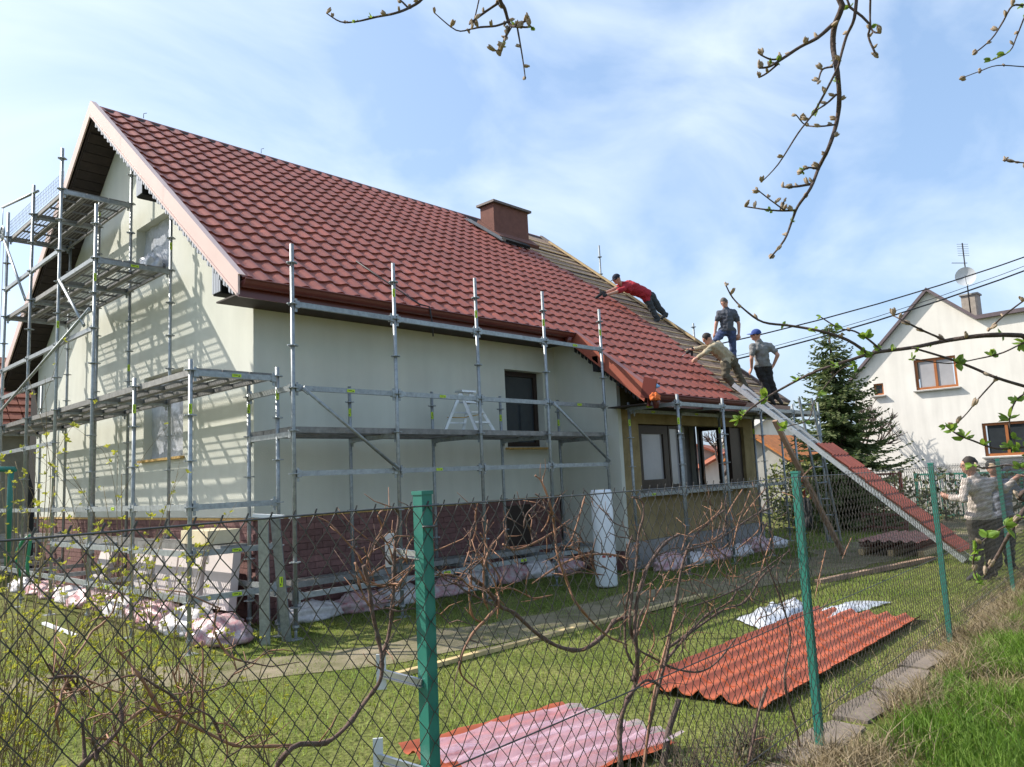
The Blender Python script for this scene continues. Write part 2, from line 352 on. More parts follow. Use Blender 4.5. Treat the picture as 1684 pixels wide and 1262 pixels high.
# --- brick plinth: single bricks on a mortar bed
pl = MB(); pl.span((XW + 0.03, YW + 0.03, 0), (XP, YW + 0.3, PLZ - 0.03)); pl.span((XW + 0.03, YW + 0.301, 0), (XW + 0.3, YB, PLZ - 0.03))
plinth = pl.build('plinth', M['mortar'], house)
BL, BH, GAP = 0.245, 0.088, 0.007
bm_ = MB(); bm_.box((0, 0, 0), (BL - GAP, 0.05, BH - GAP)); brick_me = bm_.mesh('brick', M['brick'])
spots = []
rows = int((PLZ - 0.03 - 0.10) / BH)
PDOOR = (4.85, 5.50, 1.36)
for r in range(rows):
    z = PLZ - 0.03 - (r + 0.5) * BH; off = (r % 2) * BL / 2
    x = XW + 0.03 + BL / 2 - off
    while x < XP - 0.1:
        if not (PDOOR[0] - 0.1 < x < PDOOR[1] + 0.1 and z < PDOOR[2]) and x > XW + 0.1: spots.append((Vector((x, YW + 0.026, z)), 0))
        x += BL
    y = YW + 0.03 + BL / 2 + off
    while y < YB - 0.1: spots.append((Vector((XW + 0.026, y, z)), 1)); y += BL
spots.sort(key=lambda q: depth(q[0]))
for p, k in spots[:300]: link('brick', brick_me, plinth, p + Vector((0, random.uniform(-.002, .002), 0)), (0, 0, k * math.pi / 2))
rb = MB()
for p, k in spots[300:]: rb.box(p, (BL - GAP, 0.05, BH - GAP) if k == 0 else (0.05, BL - GAP, BH - GAP))
rb.build('brickwork', M['brick'], plinth, kind='stuff')
oc = MB(); oc.span((XW - 0.012, YW - 0.012, PLZ - 0.035), (XP - 0.002, YW + 0.02, PLZ - 0.004)); oc.span((XW - 0.012, YW + 0.022, PLZ - 0.035), (XW + 0.02, YB, PLZ - 0.004))
oc.build('insulation_edge', M['ochre'], house)
cd_ = MB(); cd_.span((PDOOR[0], YW + 0.005, 0.1), (PDOOR[1], YW + 0.045, PDOOR[2])); cd_.build('cellar_door', M['frame'], house)

# --- windows
def window(parent, P, N_, o, leaves, inset, fmat, gmat_, fw=0.06, name='window', sill=None, film=False):
    u0, u1, z0, z1 = o; n = Vector(N_); U = (Vector(P(1, 0)) - Vector(P(0, 0))).normalized(); Z = Vector((0, 0, 1))
    f = MB(); ctr = lambda u, z, d=0: Vector(P(u, z)) - n * (inset + d)
    R = Matrix((U, n, Z)).transposed()
    f.box(ctr((u0 + u1) / 2, z0 + fw / 2), (u1 - u0, 0.07, fw), R); f.box(ctr((u0 + u1) / 2, z1 - fw / 2), (u1 - u0, 0.07, fw), R)
    for u in (u0 + fw / 2, u1 - fw / 2): f.box(ctr(u, (z0 + z1) / 2), (fw, 0.07, z1 - z0 - 2 * fw), R)
    w = (u1 - u0 - 2 * fw) / leaves
    for i in range(1, leaves): f.box(ctr(u0 + fw + w * i, (z0 + z1) / 2, -0.004), (fw, 0.072, z1 - z0 - 2 * fw), R)
    fo = f.build(name, fmat, parent)
    for i in range(leaves):
        g_ = MB(); g_.box(ctr(u0 + fw + w * (i + 0.5), (z0 + z1) / 2, 0.01), (w - (fw if leaves > 1 else 0), 0.012, z1 - z0 - 2 * fw), R); g_.build('pane', gmat_, fo)
    if film:
        q = MB(); nx, nz_ = 14, 18; vs = []
        for j in range(nz_ + 1):
            for i in range(nx + 1):
                u = u0 + (u1 - u0) * i / nx; z = z0 + (z1 - z0) * j / nz_
                vs.append(Vector(P(u, z)) - n * (inset - 0.06 + 0.035 * noise.noise(Vector((u * 6, z * 5, 1.3)))))
        q.add(vs, [(j * (nx + 1) + i, j * (nx + 1) + i + 1, (j + 1) * (nx + 1) + i + 1, (j + 1) * (nx + 1) + i) for j in range(nz_) for i in range(nx)], 0, True)
        q.build('plastic_film', M['film'], fo)
    if sill:
        s_ = MB(); s_.box(ctr((u0 + u1) / 2, z0 - 0.03, -inset - 0.035 + 0.06), (u1 - u0 + 0.12, 0.20, 0.035), R); s_.build('sill', sill, fo)
    return fo
window(house, Pg, (-1, 0, 0), GWIN[0], 2, 0.20, M['white_metal'], M['glass'], sill=M['ochre'], film=True)
window(house, Pg, (-1, 0, 0), GWIN[1], 2, 0.20, M['white_metal'], M['glass'], film=True)
window(house, Ps, (0, -1, 0), SWIN, 1, 0.19, M['frame'], M['glass'], fw=0.09, sill=M['ochre'])
# porch window band: one fitted casement, bare posts beyond, ledge below
window(house, Pf, (0, -1, 0), (7.10, 8.15, 1.53, 2.70), 1, 0.12, M['frame'], M['glass_pale'], fw=0.16)
window(house, Pf, (0, -1, 0), (8.18, 8.62, 1.53, 2.70), 1, 0.12, M['frame'], M['glass_pale'], fw=0.05)
f = MB(); f.span((8.62, YP + .28, 1.5), (9.0, YW, 3.3)); f.build('inner_pier', M['grey_plaster'], house)
for x in (10.60,): 
    f = MB(); f.span((x, YP + 0.12, 1.5), (x + 0.07, YP + 0.22, 2.72)); f.build('window_post', M['frame'], house)
f = MB(); f.span((10.67, YP + 0.12, 1.5), (11.1, YP + 0.16, 2.70)); f.build('dark_fill_panel', M['frame'], house)  # dark panel added to fill the dark right end of the opening
f = MB(); f.span((7.0, YP - 0.08, 1.40), (11.2, YP + 0.058, 1.50)); f.build('porch_sill', M['grey_plaster'], house)
f = MB(); ym = (EWIN[0] + EWIN[1]) / 2
for y0_, y1_, z0_, z1_ in ((EWIN[0], EWIN[1], EWIN[2], EWIN[2] + .05), (EWIN[0], EWIN[1], EWIN[3] - .05, EWIN[3]), (EWIN[0], EWIN[0] + .05, EWIN[2] + .05, EWIN[3] - .05), (EWIN[1] - .05, EWIN[1], EWIN[2] + .05, EWIN[3] - .05), (ym - .03, ym + .03, EWIN[2] + .05, EWIN[3] - .05)): f.span((XPE - .09, y0_, z0_), (XPE - .02, y1_, z1_))
f.build('open_window_frame', M['frame'], house)

# --- roof carcass
rf = MB()
def slab(x0, x1, y0, y1, o0, o1, mb):
    q = [roof_pt(x, y, o) for o in (o0, o1) for x, y in ((x0, y0), (x1, y0), (x1, y1), (x0, y1))]
    mb.add(q, [(3, 2, 1, 0), (4, 5, 6, 7), (0, 1, 5, 4), (1, 2, 6, 5), (2, 3, 7, 6), (3, 0, 4, 7)], 0)
slab(XV + 0.03, XF, 0.76, YR, -0.21, -0.05, rf); slab(6.13, XF, -0.84, 0.755, -0.20, -0.051, rf)
nb = Vector((0, SN, CS)); q = []
for o in (-0.21, -0.05):
    for x, y in ((XV + .03, YR + 0.001), (XF, YR + 0.001), (XF, 11.45), (XV + .03, 11.45)): q.append(Vector((x, y, RZ(y))) + nb * o)
rf.add(q, [(0, 1, 2, 3), (7, 6, 5, 4), (4, 5, 1, 0), (5, 6, 2, 1), (6, 7, 3, 2), (7, 4, 0, 3)], 0)
roof = rf.build('roof', M['soffit'], house)
q = MB(); c = [Vector((x, y, RZ(y))) + nb * 0.0 for x, y in ((XV, YR), (XF, YR), (XF, 11.5), (XV, 11.5))]; d = [v + nb * -0.045 for v in c]
q.add(c + d, [(0, 1, 2, 3), (7, 6, 5, 4), (0, 4, 5, 1), (1, 5, 6, 2), (2, 6, 7, 3), (3, 7, 4, 0)]); q.build('rear_roof_sheet', M['tile'], roof)
# soffit boards under the left gable overhang
for k in range(34):
    a0 = YR + 0.35 + k * 0.15
    q = MB(); q.add([Vector((x, y, RZ(y))) + nb * o for o in (-0.24, -0.215) for x, y in ((XV + .05, a0), (XW - .005, a0), (XW - .005, a0 + .142), (XV + .05, a0 + .142))],
                    [(0, 1, 2, 3), (7, 6, 5, 4), (4, 5, 1, 0), (5, 6, 2, 1), (6, 7, 3, 2), (7, 4, 0, 3)]); q.build('soffit_board', M['soffit'], roof)

# --- roof tiles
TP, TRW = 0.268, 0.3438
def tile_shape():
    b_ = MB(); nx = 8
    def h(u): return 0.040 * (0.5 + 0.5 * math.cos(2 * math.pi * (u - 0.30))) ** 1.7
    vs = []
    for v, lift in ((0.0, 0.030), (0.5, 0.017), (1.02, 0.001)):
        for i in range(nx + 1):
            u = i / nx; bow = 0.0 if v > 0 else -0.012 * math.sin(2 * math.pi * (u - 0.05))
            vs.append((u * TP, v * TRW + bow, h(u) + lift))
    fs = [(j * (nx + 1) + i, j * (nx + 1) + i + 1, (j + 1) * (nx + 1) + i + 1, (j + 1) * (nx + 1) + i) for j in range(2) for i in range(nx)]
    b_.add(vs, fs, 0, True)
    lip = [vs[i] for i in range(nx + 1)] + [(vs[i][0], vs[i][1] + 0.004, vs[i][2] - 0.030) for i in range(nx + 1)]
    b_.add(lip, [(i + 1, i, nx + 1 + i, nx + 2 + i) for i in range(nx)], 0, False)
    return b_
TS = tile_shape(); tile_me = TS.mesh('roof_tile', M['tile'])
Y0 = 0.70; tiles = []
def tile_edge(y): return float(np.interp(y, [-.9, -.6, .46, 1.1, 2.1, 3.1, 3.8, 5.4], [9.3, 9.60, 10.25, 10.40, 10.65, 10.55, 9.98, 9.6])) + 0.12
for r in range(-6, 20):
    lim = tile_edge(Y0 + r * TRW * CS)
    for c in range(0, 40):
        x = XV + 0.06 + c * TP
        if r < 0 and x < 6.16: continue
        if x + TP > lim: continue
        if r >= 16 and x > 8.4: continue
        y = Y0 + r * TRW * CS
        if x + TP > 8.75 and y + 0.3 > 5.0: continue
        tiles.append(roof_pt(x, y, -0.045))
tiles.sort(key=lambda p: depth(p))
tiled = MB(); RT = Matrix.Rotation(SL, 3, 'X')
for i, p in enumerate(tiles):
    if i < 300: link('roof_tile', tile_me, roof, p, (SL, 0, 0))
    else: tiled.add([p + RT @ Vector(v) for v in TS.v], [f_ for f_ in TS.f], 0, True)
o = tiled.build('tile_field', M['tile'], roof, kind='stuff')
o.data.polygons.foreach_set('use_smooth', [TS.sm[k % len(TS.f)] for k in range(len(o.data.polygons))])

# --- bare boards and battens at the right end
y = -0.80; k = 0
while y < YR - 0.1:
    x0 = tile_edge(y) - TP * 1.3 + random.uniform(-0.2, 0.0); x1 = XF - 0.10
    if not (k % 9 == 4): 
        q = MB(); w = 0.135
        q.add([roof_pt(x, yy, o) for o in (-0.050, -0.028 + random.uniform(-.004, .004)) for x, yy in ((x0, y), (x1, y), (x1, y + w * CS), (x0, y + w * CS))],
              [(3, 2, 1, 0), (4, 5, 6, 7), (0, 1, 5, 4), (1, 2, 6, 5), (2, 3, 7, 6), (3, 0, 4, 7)]); q.build('roof_board', M['wood'], roof)
    y += 0.150 * CS; k += 1
for r in range(-6, 19):
    y = Y0 + (r + 0.1) * TRW * CS
    x0 = 10.3 if y > 5.0 else tile_edge(y) - TP * 1.0
    q = MB(); q.add([roof_pt(x, yy, o) for o in (-0.024, -0.006) for x, yy in ((x0, y), (XF - .12, y), (XF - .12, y + 0.026), (x0, y + 0.026))],
                    [(3, 2, 1, 0), (4, 5, 6, 7), (0, 1, 5, 4), (1, 2, 6, 5), (2, 3, 7, 6), (3, 0, 4, 7)]); q.build('batten', M['wood_new'], roof)
q = MB()
for (ya, yb, m_) in ((-0.84, YR, 0),):
    q.add([roof_pt(x, yy, o) for o in (-0.20, 0.035) for x, yy in ((XF - .10, ya), (XF, ya), (XF, yb), (XF - .10, yb))],
          [(3, 2, 1, 0), (4, 5, 6, 7), (0, 1, 5, 4), (1, 2, 6, 5), (2, 3, 7, 6), (3, 0, 4, 7)])
q.build('far_verge_board', M['chim_cap'], roof)
q = MB(); q.bar(roof_pt(XF - .16, 0.6, 0.035), roof_pt(XF - .16, 5.7, 0.035), 0.06, 0.05, ROOFN); q.build('far_verge_batten', M['wood_new'], roof)
q = MB(); q.bar(roof_pt(8.30, 5.62, 0.03), roof_pt(8.72, 4.72, 0.03), 0.35, 0.012, ROOFN); q.build('loose_underlay_strip', M['steel_deck'], roof)
q = MB(); q.bar(roof_pt(8.65, 4.72, 0.06), roof_pt(9.5, 4.68, 0.06), 0.18, 0.07, ROOFN); q.build('chimney_flashing', M['black'], roof)

# --- verge boards, fringe, gutters
def verge(x, ya, yb, hh, m_, flange, name, side=-1):
    q = MB()
    for (a_, b_, seg) in ((ya, yb, 0),):
        q.add([Vector((xx, yy, RZ(yy) + dz)) for xx in (x - 0.025, x) for yy, dz in ((a_, -hh), (b_, -hh), (b_, 0.05), (a_, 0.05))],
              [(0, 1, 2, 3), (7, 6, 5, 4), (0, 4, 5, 1), (1, 5, 6, 2), (2, 6, 7, 3), (3, 7, 4, 0)])
        q.add([roof_pt(xx, yy, o) for o in (0.038, 0.046) for xx, yy in ((x - 0.026, a_), (x + flange, a_), (x + flange, b_), (x - 0.026, b_))],
              [(3, 2, 1, 0), (4, 5, 6, 7), (0, 1, 5, 4), (1, 2, 6, 5), (2, 3, 7, 6), (3, 0, 4, 7)])
        q.add([Vector((xx, yy, RZ(yy) + dz)) for xx in (x - 0.045, x - 0.0255) for yy, dz in ((a_, -hh - 0.02), (b_, -hh - 0.02), (b_, -hh + 0.012), (a_, -hh + 0.012))],
              [(0, 1, 2, 3), (7, 6, 5, 4), (0, 4, 5, 1), (1, 5, 6, 2), (2, 6, 7, 3), (3, 7, 4, 0)])
    return q.build(name, m_, roof)
for a_, b_ in ((0.66, 2.9), (2.905, 4.6), (4.605, YR)): verge(XV, a_, b_, 0.21, M['verge'], 0.060, 'verge_board')
q = MB()
q.add([Vector((xx, yy, RZ(yy) + dz)) for xx in (XV - 0.025, XV) for yy, dz in ((YR, -0.21), (11.5, -0.21), (11.5, 0.05), (YR, 0.05))],
      [(0, 1, 2, 3), (7, 6, 5, 4), (0, 4, 5, 1), (1, 5, 6, 2), (2, 6, 7, 3), (3, 7, 4, 0)]); q.build('verge_board', M['verge'], roof)
def fringe(x, ya, yb, drop, m_, step=0.075):
    q = MB(); y = ya; k = 0
    while y < yb:
        zt = RZ(y) - 0.225; zb = RZ(y) - 0.225 - drop * (0.75 + 0.25 * (k % 2)); 
        q.add([(x + dx, yy, zz) for dx in (0, 0.02) for yy, zz in ((y, zt), (y + step * 0.94, zt + step * 0.7), (y + step * 0.94, zb + 0.03), (y + step * 0.4, zb))],
              [(0, 1, 2, 3), (7, 6, 5, 4), (0, 4, 5, 1), (1, 5, 6, 2), (2, 6, 7, 3), (3, 7, 4, 0)]); y += step; k += 1
    return q.build('trim_fringe', m_, roof)
fringe(XV + 0.02, 0.85, 5.9, 0.12, M['trim']); fringe(6.10, -0.70, 0.6, 0.09, M['black'])
for y in (1.35, 3.95):                       # purlin ends boxed in zinc
    q = MB(); q.span((XV + 0.045, y - .11, RZ(y) - 0.62), (XW, y + .11, RZ(y) - 0.22)); pu = q.build('purlin_end', M['black'], roof)
    for j in range(5):
        q = MB(); q.span((XV + 0.03, y - .11 + j * 0.046, RZ(y) - 0.60), (XV + 0.044, y - .11 + j * 0.046 + 0.036, RZ(y) - 0.26)); q.build('zinc_strip', M['trim'], pu)
c_ = at(983, 601, X=6.16); q = MB(); q.span((6.09, c_.y - .06, c_.z - .11), (XP, c_.y + .06, c_.z + .16)); q.build('purlin_end', M['black'], roof)
verge(6.115, -0.80, 0.70, 0.22, M['verge_red'], 0.13, 'porch_verge_board')
def gutter(x0, x1, yc, zc, r, name='gutter'):
    q = MB(); prof = [(yc - r * math.cos(a), zc - r * math.sin(a)) for a in [math.pi * k / 10 for k in range(11)]]
    prof = [(yc - r - 0.012, zc + 0.004)] + prof
    inner = [(yy * 0.0 + yc + (yy - yc) * 0.94, zz * 1.0 + (0.004 if zz < zc else 0.0)) for yy, zz in prof]
    loop = prof + inner[::-1]; n_ = len(loop)
    q.add([(x, yy, zz) for x in (x0, x1) for yy, zz in loop], [(i, (i + 1) % n_, n_ + (i + 1) % n_, n_ + i) for i in range(n_)], 0, True)
    for x, fl in ((x0, 1), (x1, 0)):
        e_ = [(x + (0.001 if fl else -0.001), yy, zz) for yy, zz in prof[1:]]; q.add(e_, [tuple(range(len(e_))) if fl else tuple(reversed(range(len(e_))))])
    q.tube([(x0, yc - r - 0.006, zc + 0.006), (x1, yc - r - 0.006, zc + 0.006)], 0.011, 6)
    return q.build(name, M['gutter'], roof)
gutter(XV + 0.03, 6.09, 0.665, 4.385, 0.085); gutter(6.14, 9.35, -0.925, 3.105, 0.085)
q = MB(); q.span((XV + 0.03, 0.752, 4.20), (6.10, 0.775, 4.40)); q.build('fascia_board', M['gutter'], roof)
q = MB(); q.span((XV + 0.03, 0.776, 4.225), (6.12, YW - 0.002, 4.245)); q.build('eave_soffit', M['soffit'], roof)
q = MB(); q.span((6.14, -0.838, 2.93), (XF, -0.815, 3.13)); q.build('fascia_board', M['gutter'], roof)
q = MB(); q.span((6.14, -0.814, 2.965), (XF, YP + 0.055, 2.985)); q.build('eave_soffit', M['soffit'], roof)
def outlet(x, y, z):
    q = MB(); q.tube([(x, y, z), (x, y + 0.005, z - 0.07), (x, y + 0.01, z - 0.15)], [0.075, 0.055, 0.042], 12); q.build('gutter_outlet', M['gutter'], roof)
outlet(5.98, 0.665, 4.315); outlet(6.24, -0.925, 3.035)
q = MB(); q.box((6.09, -0.90, 3.22), (0.02, 0.26, 0.34), Matrix.Rotation(0.3, 3, 'X')); q.build('gutter_stop_sheet', M['gutter'], roof)
# chimney
q = MB(); q.span((8.84, 5.18, 7.6), (10.14, 5.66, 8.84)); ch = q.build('chimney', M['chim'], house)
q = MB(); q.span((8.77, 5.10, 8.842), (10.21, 5.74, 8.90)); q.build('chimney_cap', M['chim_cap'], ch)
q = MB(); q.add([roof_pt(x, y, o) for o in (-0.04, 0.05) for x, y in ((8.80, 4.98), (10.30, 4.98), (10.30, 5.75), (8.80, 5.75))], [(3, 2, 1, 0), (4, 5, 6, 7), (0, 1, 5, 4), (1, 2, 6, 5), (2, 3, 7, 6), (3, 0, 4, 7)]); q.build('base_flashing', M['chim'], ch)
# ridge hooks and a cable lying over the roof
for x in (0.55, 2.9):
    q = MB(); z = RZ(YR); q.tube([(x, YR - .03, z), (x, YR - .03, z + 0.09), (x + .05, YR - .05, z + 0.11)], 0.006, 5); q.build('ridge_hook', M['cable'], roof)
q = MB(); q.tube([roof_pt(2.15, 1.75, 0.03), roof_pt(2.28, 1.35, 0.03), roof_pt(2.42, 0.95, 0.035), roof_pt(2.52, 0.70, 0.03), (2.62, 0.57, 4.42), (2.66, 0.57, 4.2), (2.68, 0.58, 3.98)], 0.012, 6); q.build('hanging_cable', M['cable'], roof)

# ================================================================== SCAFFOLDING
q = MB(); q.tube([(0, 0, -0.005), (0, 0, 0.005)], 0.062, 8, smooth=False)
for k in range(4):
    a = k * math.pi / 2; q.box((0.052 * math.cos(a), 0.052 * math.sin(a), 0), (0.03, 0.03, 0.013), Matrix.Rotation(a, 3, 'Z'))
ROS = q.mesh('rosette', M['steel'])
q = MB(); q.box((0, 0, 0.004), (0.15, 0.15, 0.008)); q.tube([(0, 0, 0), (0, 0, 0.16)], 0.017, 8); q.tube([(0, 0, 0.13), (0, 0, 0.155)], 0.04, 8, smooth=False); FOOT = q.mesh('base_plate', M['steel'])
q = MB(); q.box((0, 0, 0), (0.11, 0.006, 0.036)); q.box((-0.015, 0, 0.004), (0.05, 0.0075, 0.008), mi=1); q.box((0.03, 0, -0.005), (0.02, 0.0075, 0.012), mi=1)
STK = q.mesh('sticker', [M['sticker'], M['sticker_ink']])
def standard(par, x, y, z1, zr, z0=None, stick=None, foot=True):
    z0 = gz(x, y) if z0 is None else z0
    q = MB(); q.tube([(x, y, z0 + (0.10 if foot else 0)), (x, y, z1)], 0.0245, 8); q.tube([(x, y, z1 - 0.001), (x, y, z1 + 0.0)], 0.019, 8)
    p = q.build('standard', M['steel'], par)
    k = math.ceil((z0 + 0.2 - zr) / 0.5)
    while zr + 0.5 * k < z1 - 0.03: link('rosette', ROS, p, (x, y, zr + 0.5 * k)); k += 1
    if foot: link('base_plate', FOOT, p, (x, y, z0))
    if stick:
        v = (CAM - Vector((x, y, 0))); v.z = 0; v.normalize(); ang = math.atan2(v.y, v.x)
        link('sticker', STK, p, Vector((x, y, stick)) + v * 0.026, (0, math.pi / 2, ang + math.pi / 2) if False else Matrix.Rotation(ang + math.pi / 2, 3, 'Z').to_euler())
        p.children[-1].rotation_euler = (Matrix.Rotation(ang + math.pi / 2, 3, 'Z') @ Matrix.Rotation(math.pi / 2, 3, 'Y')).to_euler()
    return p
def ledger(par, a, b, stick=None, name='ledger', w=0.042, h=0.062):
    a = Vector(a); b = Vector(b); d = (b - a).normalized(); q = MB()
    q.bar(a + d * 0.05, b - d * 0.05, w, h)
    for e_, sg in ((a, 1), (b, -1)):
        q.bar(e_ + d * sg * 0.026, e_ + d * sg * 0.085, 0.05, 0.085); q.bar(e_ + d * sg * 0.05 + Vector((0, 0, 0.07)), e_ + d * sg * 0.05 - Vector((0, 0, 0.09)), 0.008, 0.03)
    o = q.build(name, M['steel'], par)
    if stick is not None:
        n_ = d.cross(Vector((0, 0, 1))); n_.normalize()
        if n_.dot(CAM - a) < 0: n_ = -n_
        link('sticker', STK, o, a + (b - a) * stick + n_ * (w / 2 + 0.003), (0, 0, math.atan2(d.y, d.x)))
    return o
def brace(par, a, b, r=0.022):
    q = MB(); q.tube([a, b], r, 8); d = (Vector(b) - Vector(a)).normalized(); q.bar(a, Vector(a) + d * 0.1, 0.02, 0.06); q.bar(Vector(b) - d * 0.1, b, 0.02, 0.06); return q.build('brace', M['steel'], par)
def deck_mesh(ln, w):
    q = MB(); nx, ny = int(ln / 0.028), 11; nx += 1 - nx % 2
    st_ = lambda n_, L_: [0.0] + list(np.cumsum([0.3 if i % 2 == 0 else 0.7 for i in range(n_)]) / sum([0.3 if i % 2 == 0 else 0.7 for i in range(n_)]) * L_)
    xs = [float(v) for v in st_(nx, ln)]; ys = [float(v) for v in st_(ny, w)]
    vs = [(x, y, 0) for y in ys for x in xs]; n_ = nx + 1
    fs = [(j * n_ + i, j * n_ + i + 1, (j + 1) * n_ + i + 1, (j + 1) * n_ + i) for j in range(ny) for i in range(nx) if not (i % 2 == 1 and j % 2 == 1)]
    q.add(vs, fs)
    for y in (0.004, w - 0.004): q.box((ln / 2, y, -0.036), (ln, 0.008, 0.07))
    for y in (0.02, w - 0.02): q.box((ln / 2, y, -0.068), (ln, 0.03, 0.006))
    for x in (0.01, ln - 0.01): q.box((x, w / 2, -0.03), (0.02, w - 0.02, 0.055))
    for x in (ln * .33, ln * .66): q.box((x, w / 2, -0.02), (0.02, w - 0.02, 0.03))
    return q.mesh('deck_plank', M['steel_deck'])
DKM = {}
def deck(par, o, ang, ln, width, n=3):
    w = width / n - 0.012
    if (round(ln, 2), round(w, 3)) not in DKM: DKM[(round(ln, 2), round(w, 3))] = deck_mesh(ln - 0.01, w)
    me = DKM[(round(ln, 2), round(w, 3))]; R = Matrix.Rotation(ang, 3, 'Z')
    for i in range(n): link('deck_plank', me, par, Vector(o) + R @ Vector((0.005, i * width / n + 0.006, 0)), (0, 0, ang))

# --- along the long wall
sc = thing('scaffold', 'two-row steel scaffold of four bays along the shaded long wall', 'scaffold', (3, 0.5, GZ))
BL4 = 1.512; XS = [BL4 * i for i in range(5)]; YI = 1.06
for i, x in enumerate(XS):
    standard(sc, x, 0, [4.73, 4.76, 4.80, 4.82, 4.72][i], 2.0, stick=[None, 4.35, 4.25, 4.3, 4.3][i])
    standard(sc, x, YI, 3.22, 2.0, stick=2.85 if i < 4 else 2.8)
for i in range(4):
    ledger(sc, (XS[i], 0, 4.0), (XS[i + 1], 0, 4.0), stick=0.5 if i == 3 else None)
    ledger(sc, (XS[i], 0, 3.0), (XS[i + 1], 0, 3.0), stick=0.52 if i in (0, 1, 3) else None)
    ledger(sc, (XS[i], 0, 2.0), (XS[i + 1], 0, 2.0), stick=0.45 if i == 1 else None)
    ledger(sc, (XS[i], 0, 0.62), (XS[i + 1], 0, 0.62), stick=0.5 if i in (1, 2) else None)
    ledger(sc, (XS[i], YI, 0.62), (XS[i + 1], YI, 0.62))
    deck(sc, (XS[i], 0.03, 2.55), 0, BL4, YI - 0.05)
for x in XS: ledger(sc, (x, 0, 2.46), (x, YI, 2.46), name='transom'); ledger(sc, (x, 0, 0.62), (x, YI, 0.62), name='transom')
for x in (XS[0],): ledger(sc, (x, 0, 3.0), (x, YI, 3.0), name='transom')
brace(sc, (0.10, -0.05, 3.0), (XS[1] - .04, -0.05, 2.02)); brace(sc, (XS[3] + .08, -0.05, 3.0), (XS[4] - .02, -0.05, 2.05))

# --- round the gable
sg = thing('scaffold', 'tall stepped steel scaffold with three decks against the sunlit gable wall', 'scaffold', (-0.5, 4.5, GZ))
XO, XI = -1.05, 0.0; YG = [0.36, 1.95, 3.45, 5.05, 6.55, 8.12, 9.70]
TO = [3.30, 3.29, 5.97, 7.35, 7.20, 7.15, 4.4]; TI = [3.29, None, 6.01, 7.25, 7.15, 7.15, 4.2]
for i, y in enumerate(YG):
    standard(sg, XO, y, TO[i], 2.18, stick=[2.75, 2.9, 4.9, 4.5, None, None, None][i])
    if TI[i]: standard(sg, XI, y, TI[i], 2.18, stick=[2.95, None, 5.55, 3.9, 6.9, 5.5, None][i])
for i in range(6):
    a_, b_ = YG[i], YG[i + 1]; ln = b_ - a_
    deck(sg, (XI - 0.03, a_, 3.21), math.pi / 2, ln, 0.98)
    ledger(sg, (XO, a_, 1.68), (XO, b_, 1.68), stick=0.4 if i in (1, 3, 4) else None)
    if i >= 3: ledger(sg, (XO, a_, 3.68), (XO, b_, 3.68)); ledger(sg, (XO, a_, 2.68), (XO, b_, 2.68), stick=0.5)
    if i >= 2:
        deck(sg, (XI - 0.03, a_, 5.21 if i < 5 else 5.21), math.pi / 2, ln, 0.98) if i < 5 else None
        ledger(sg, (XO, a_, 4.18), (XO, b_, 4.18)); 
    if i == 2: ledger(sg, (XO, a_, 5.18), (XO, b_, 5.18))
    if i in (3, 4): ledger(sg, (XO, a_, 5.68), (XO, b_, 5.68)); deck(sg, (XI - 0.03, a_, 6.70), math.pi / 2, ln, 0.98)
    # low working deck
    if i in (2, 3, 4): deck(sg, (-0.38, a_, 1.24), math.pi / 2, ln, 0.33, 1)
    ledger(sg, (XO, a_, 1.18), (XO, b_, 1.18)) if i < 3 else None
    ledger(sg, (XO, a_, 0.70), (XO, b_, 0.70), stick=0.5 if i == 1 else None)
ledger(sg, (XI, YG[0], 0.70), (XI, YG[2], 0.70))
for i, y in enumerate(YG):
    for z in (3.15, 0.70, 1.18):
        if TI[i] or z < 1: ledger(sg, (XO, y, z), (XI, y, z), name='transom', stick=0.5 if (z == 3.15 and i == 0) or (z > 0.5 and z < 1.5 and i == 0) else None) if TI[i] else None
    if i in (2, 3, 4, 5): ledger(sg, (XO, y, 5.15), (XI, y, 5.15), name='transom', stick=0.5 if i == 2 else None)
    if i in (3, 4, 5): ledger(sg, (XO, y, 6.64), (XI, y, 6.64), name='transom')
ledger(sg, (XO, YG[0], 1.68), (XI, YG[0], 1.68), name='transom')
brace(sg, (XO - .05, YG[2] + .05, 4.45), (XO - .05, YG[5], 3.40)); brace(sg, (XO - .05, YG[3] - .2, 5.15), (XO - .05, YG[2] + .25, 4.25)); brace(sg, (XO - .05, YG[5], 6.6), (XO - .05, YG[4] + .1, 5.2))
# mesh screen on the top deck
q = MB(); ya, yb = YG[3], YG[5]
for k in range(36): y = ya + (yb - ya) * k / 35; q.bar((XO + .03, y, 6.72), (XO + .03, y, 6.98), 0.004, 0.004)
for k in range(5): z = 6.72 + 0.26 * k / 4; q.bar((XO + .03, ya, z), (XO + .03, yb, z), 0.004, 0.004)
q.build('mesh_screen', M['steel'], sg)
